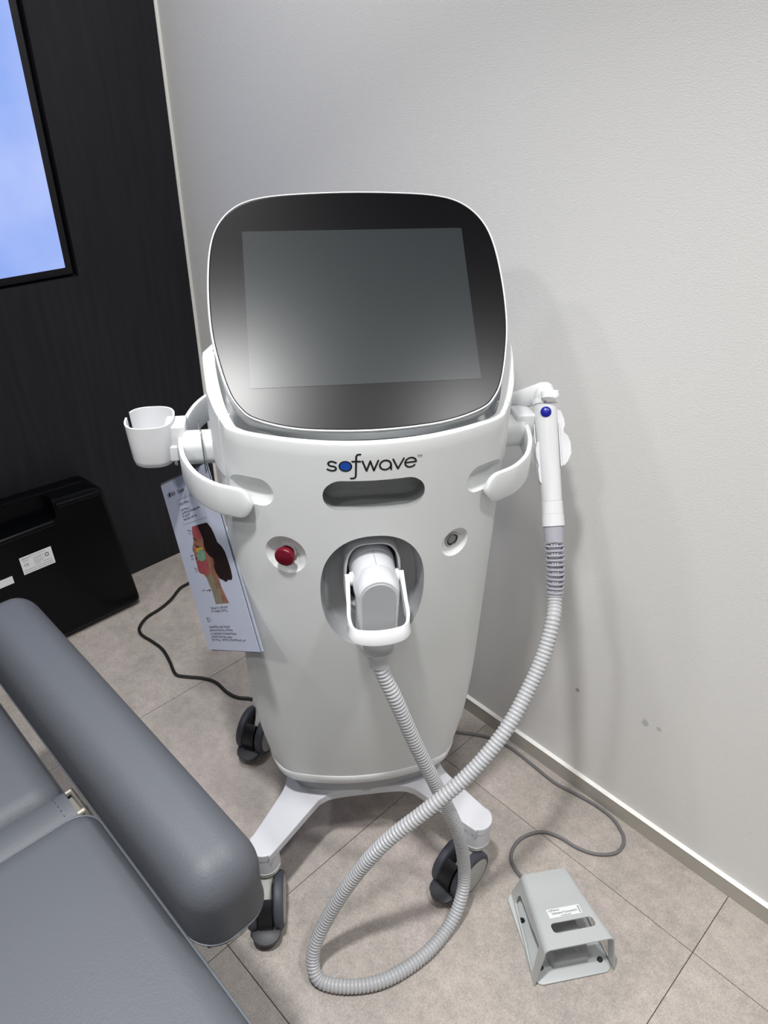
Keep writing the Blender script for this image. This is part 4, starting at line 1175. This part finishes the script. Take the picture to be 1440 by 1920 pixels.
# backrest
back = add('backrest', cushion(.28, 1.060, -1.54, -.9035, .390, .508, (.035, .040, .034), .02, 6, 8), M_leather, ch, angle=60)
add('piping', tube(edge_loop(.2805, 1.0595, -1.5395, -.9025, .468, .034), .0018, 8, closed=True), M_pipe, back)
add('lining', rbox(.285, 1.055, -1.535, -.9055, .380, .398, .004, 2), M_under, back)
# leather flap bridging the gap
flap = []
for y in [-1.53 + (1.53 - .9085) * i / 12 for i in range(13)]:
    prf = []
    for k in range(13):
        a = math.radians(200 - 220 * k / 12); prf.append((1.079 + .036 * math.cos(a), y, .484 + .024 * math.sin(a)))
    for k in range(12, -1, -1):
        a = math.radians(200 - 220 * k / 12); prf.append((1.079 + .033 * math.cos(a), y, .482 + .021 * math.sin(a)))
    flap.append(prf)
fl = add('leather_flap', loft(flap), M_leather, ch, angle=60)
for k in range(12):
    a = math.radians(170 - 160 * k / 11)
    x, z = 1.079 + .0365 * math.cos(a), .484 + .0245 * math.sin(a)
    a2 = a - .07; x2, z2 = 1.079 + .0365 * math.cos(a2), .484 + .0245 * math.sin(a2)
    add('stitch', tube([(x, -.924, z), (x2, -.924, z2)], .0007, 6), M_thread, fl)
# steel bracket between the armrest and the chair
bk = add('armrest_bracket', join(rbox(1.004, 1.110, -.8990, -.8890, .4300, .4340, .001, 1), tube([(1.010, -.905, .447), (1.010, -.886, .447)], .0035, 8), tube([(1.055, -.908, .447), (1.055, -.884, .447)], .0045, 8), tube([(1.010, -.888, .447), (1.100, -.886, .447)], .003, 8)), M_brk, ch, angle=40)
add('bracket_plate', rbox(1.060, 1.108, -.912, -.8900, .432, .446, .003, 2), M_brk, ch)
# support
add('seat_frame', rbox(.60, 1.95, -1.46, -1.00, .330, .395, .01, 2), M_under, ch)
add('armrest_arm', rbox(1.15, 1.21, -1.02, -.82, .345, .380, .005, 2), M_under, ch)
add('armrest_support', rbox(1.16, 1.20, -.865, -.825, .36, .495, .005, 2), M_under, ch)
add('pedestal', rbox(1.10, 1.45, -1.38, -1.10, .05, .34, .02, 3), M_powder, ch)
add('foot_plate', rbox(.95, 1.65, -1.45, -1.03, .0, .055, .012, 3), M_powder, ch)

# short labels for parts that look different from the rest of their thing
for nm, lb in (('stop_button', 'dark red round push button'), ('power_button', 'small round metal push button'), ('blue_button', 'blue round button on the handpiece'),
               ('hose', 'ribbed grey hose'), ('strain_relief', 'slotted grey bend protector'), ('glass_front', 'black glass front'), ('vent_slot', 'dark oblong slot below the logo'),
               ('socket_recess', 'grey oval recess around the plug'), ('ring', 'thin steel ring'), ('sticker', 'white printed type sticker'), ('armrest', 'long padded grey armrest')):
    o = bpy.data.objects.get(nm)
    if o: o['label'] = lb
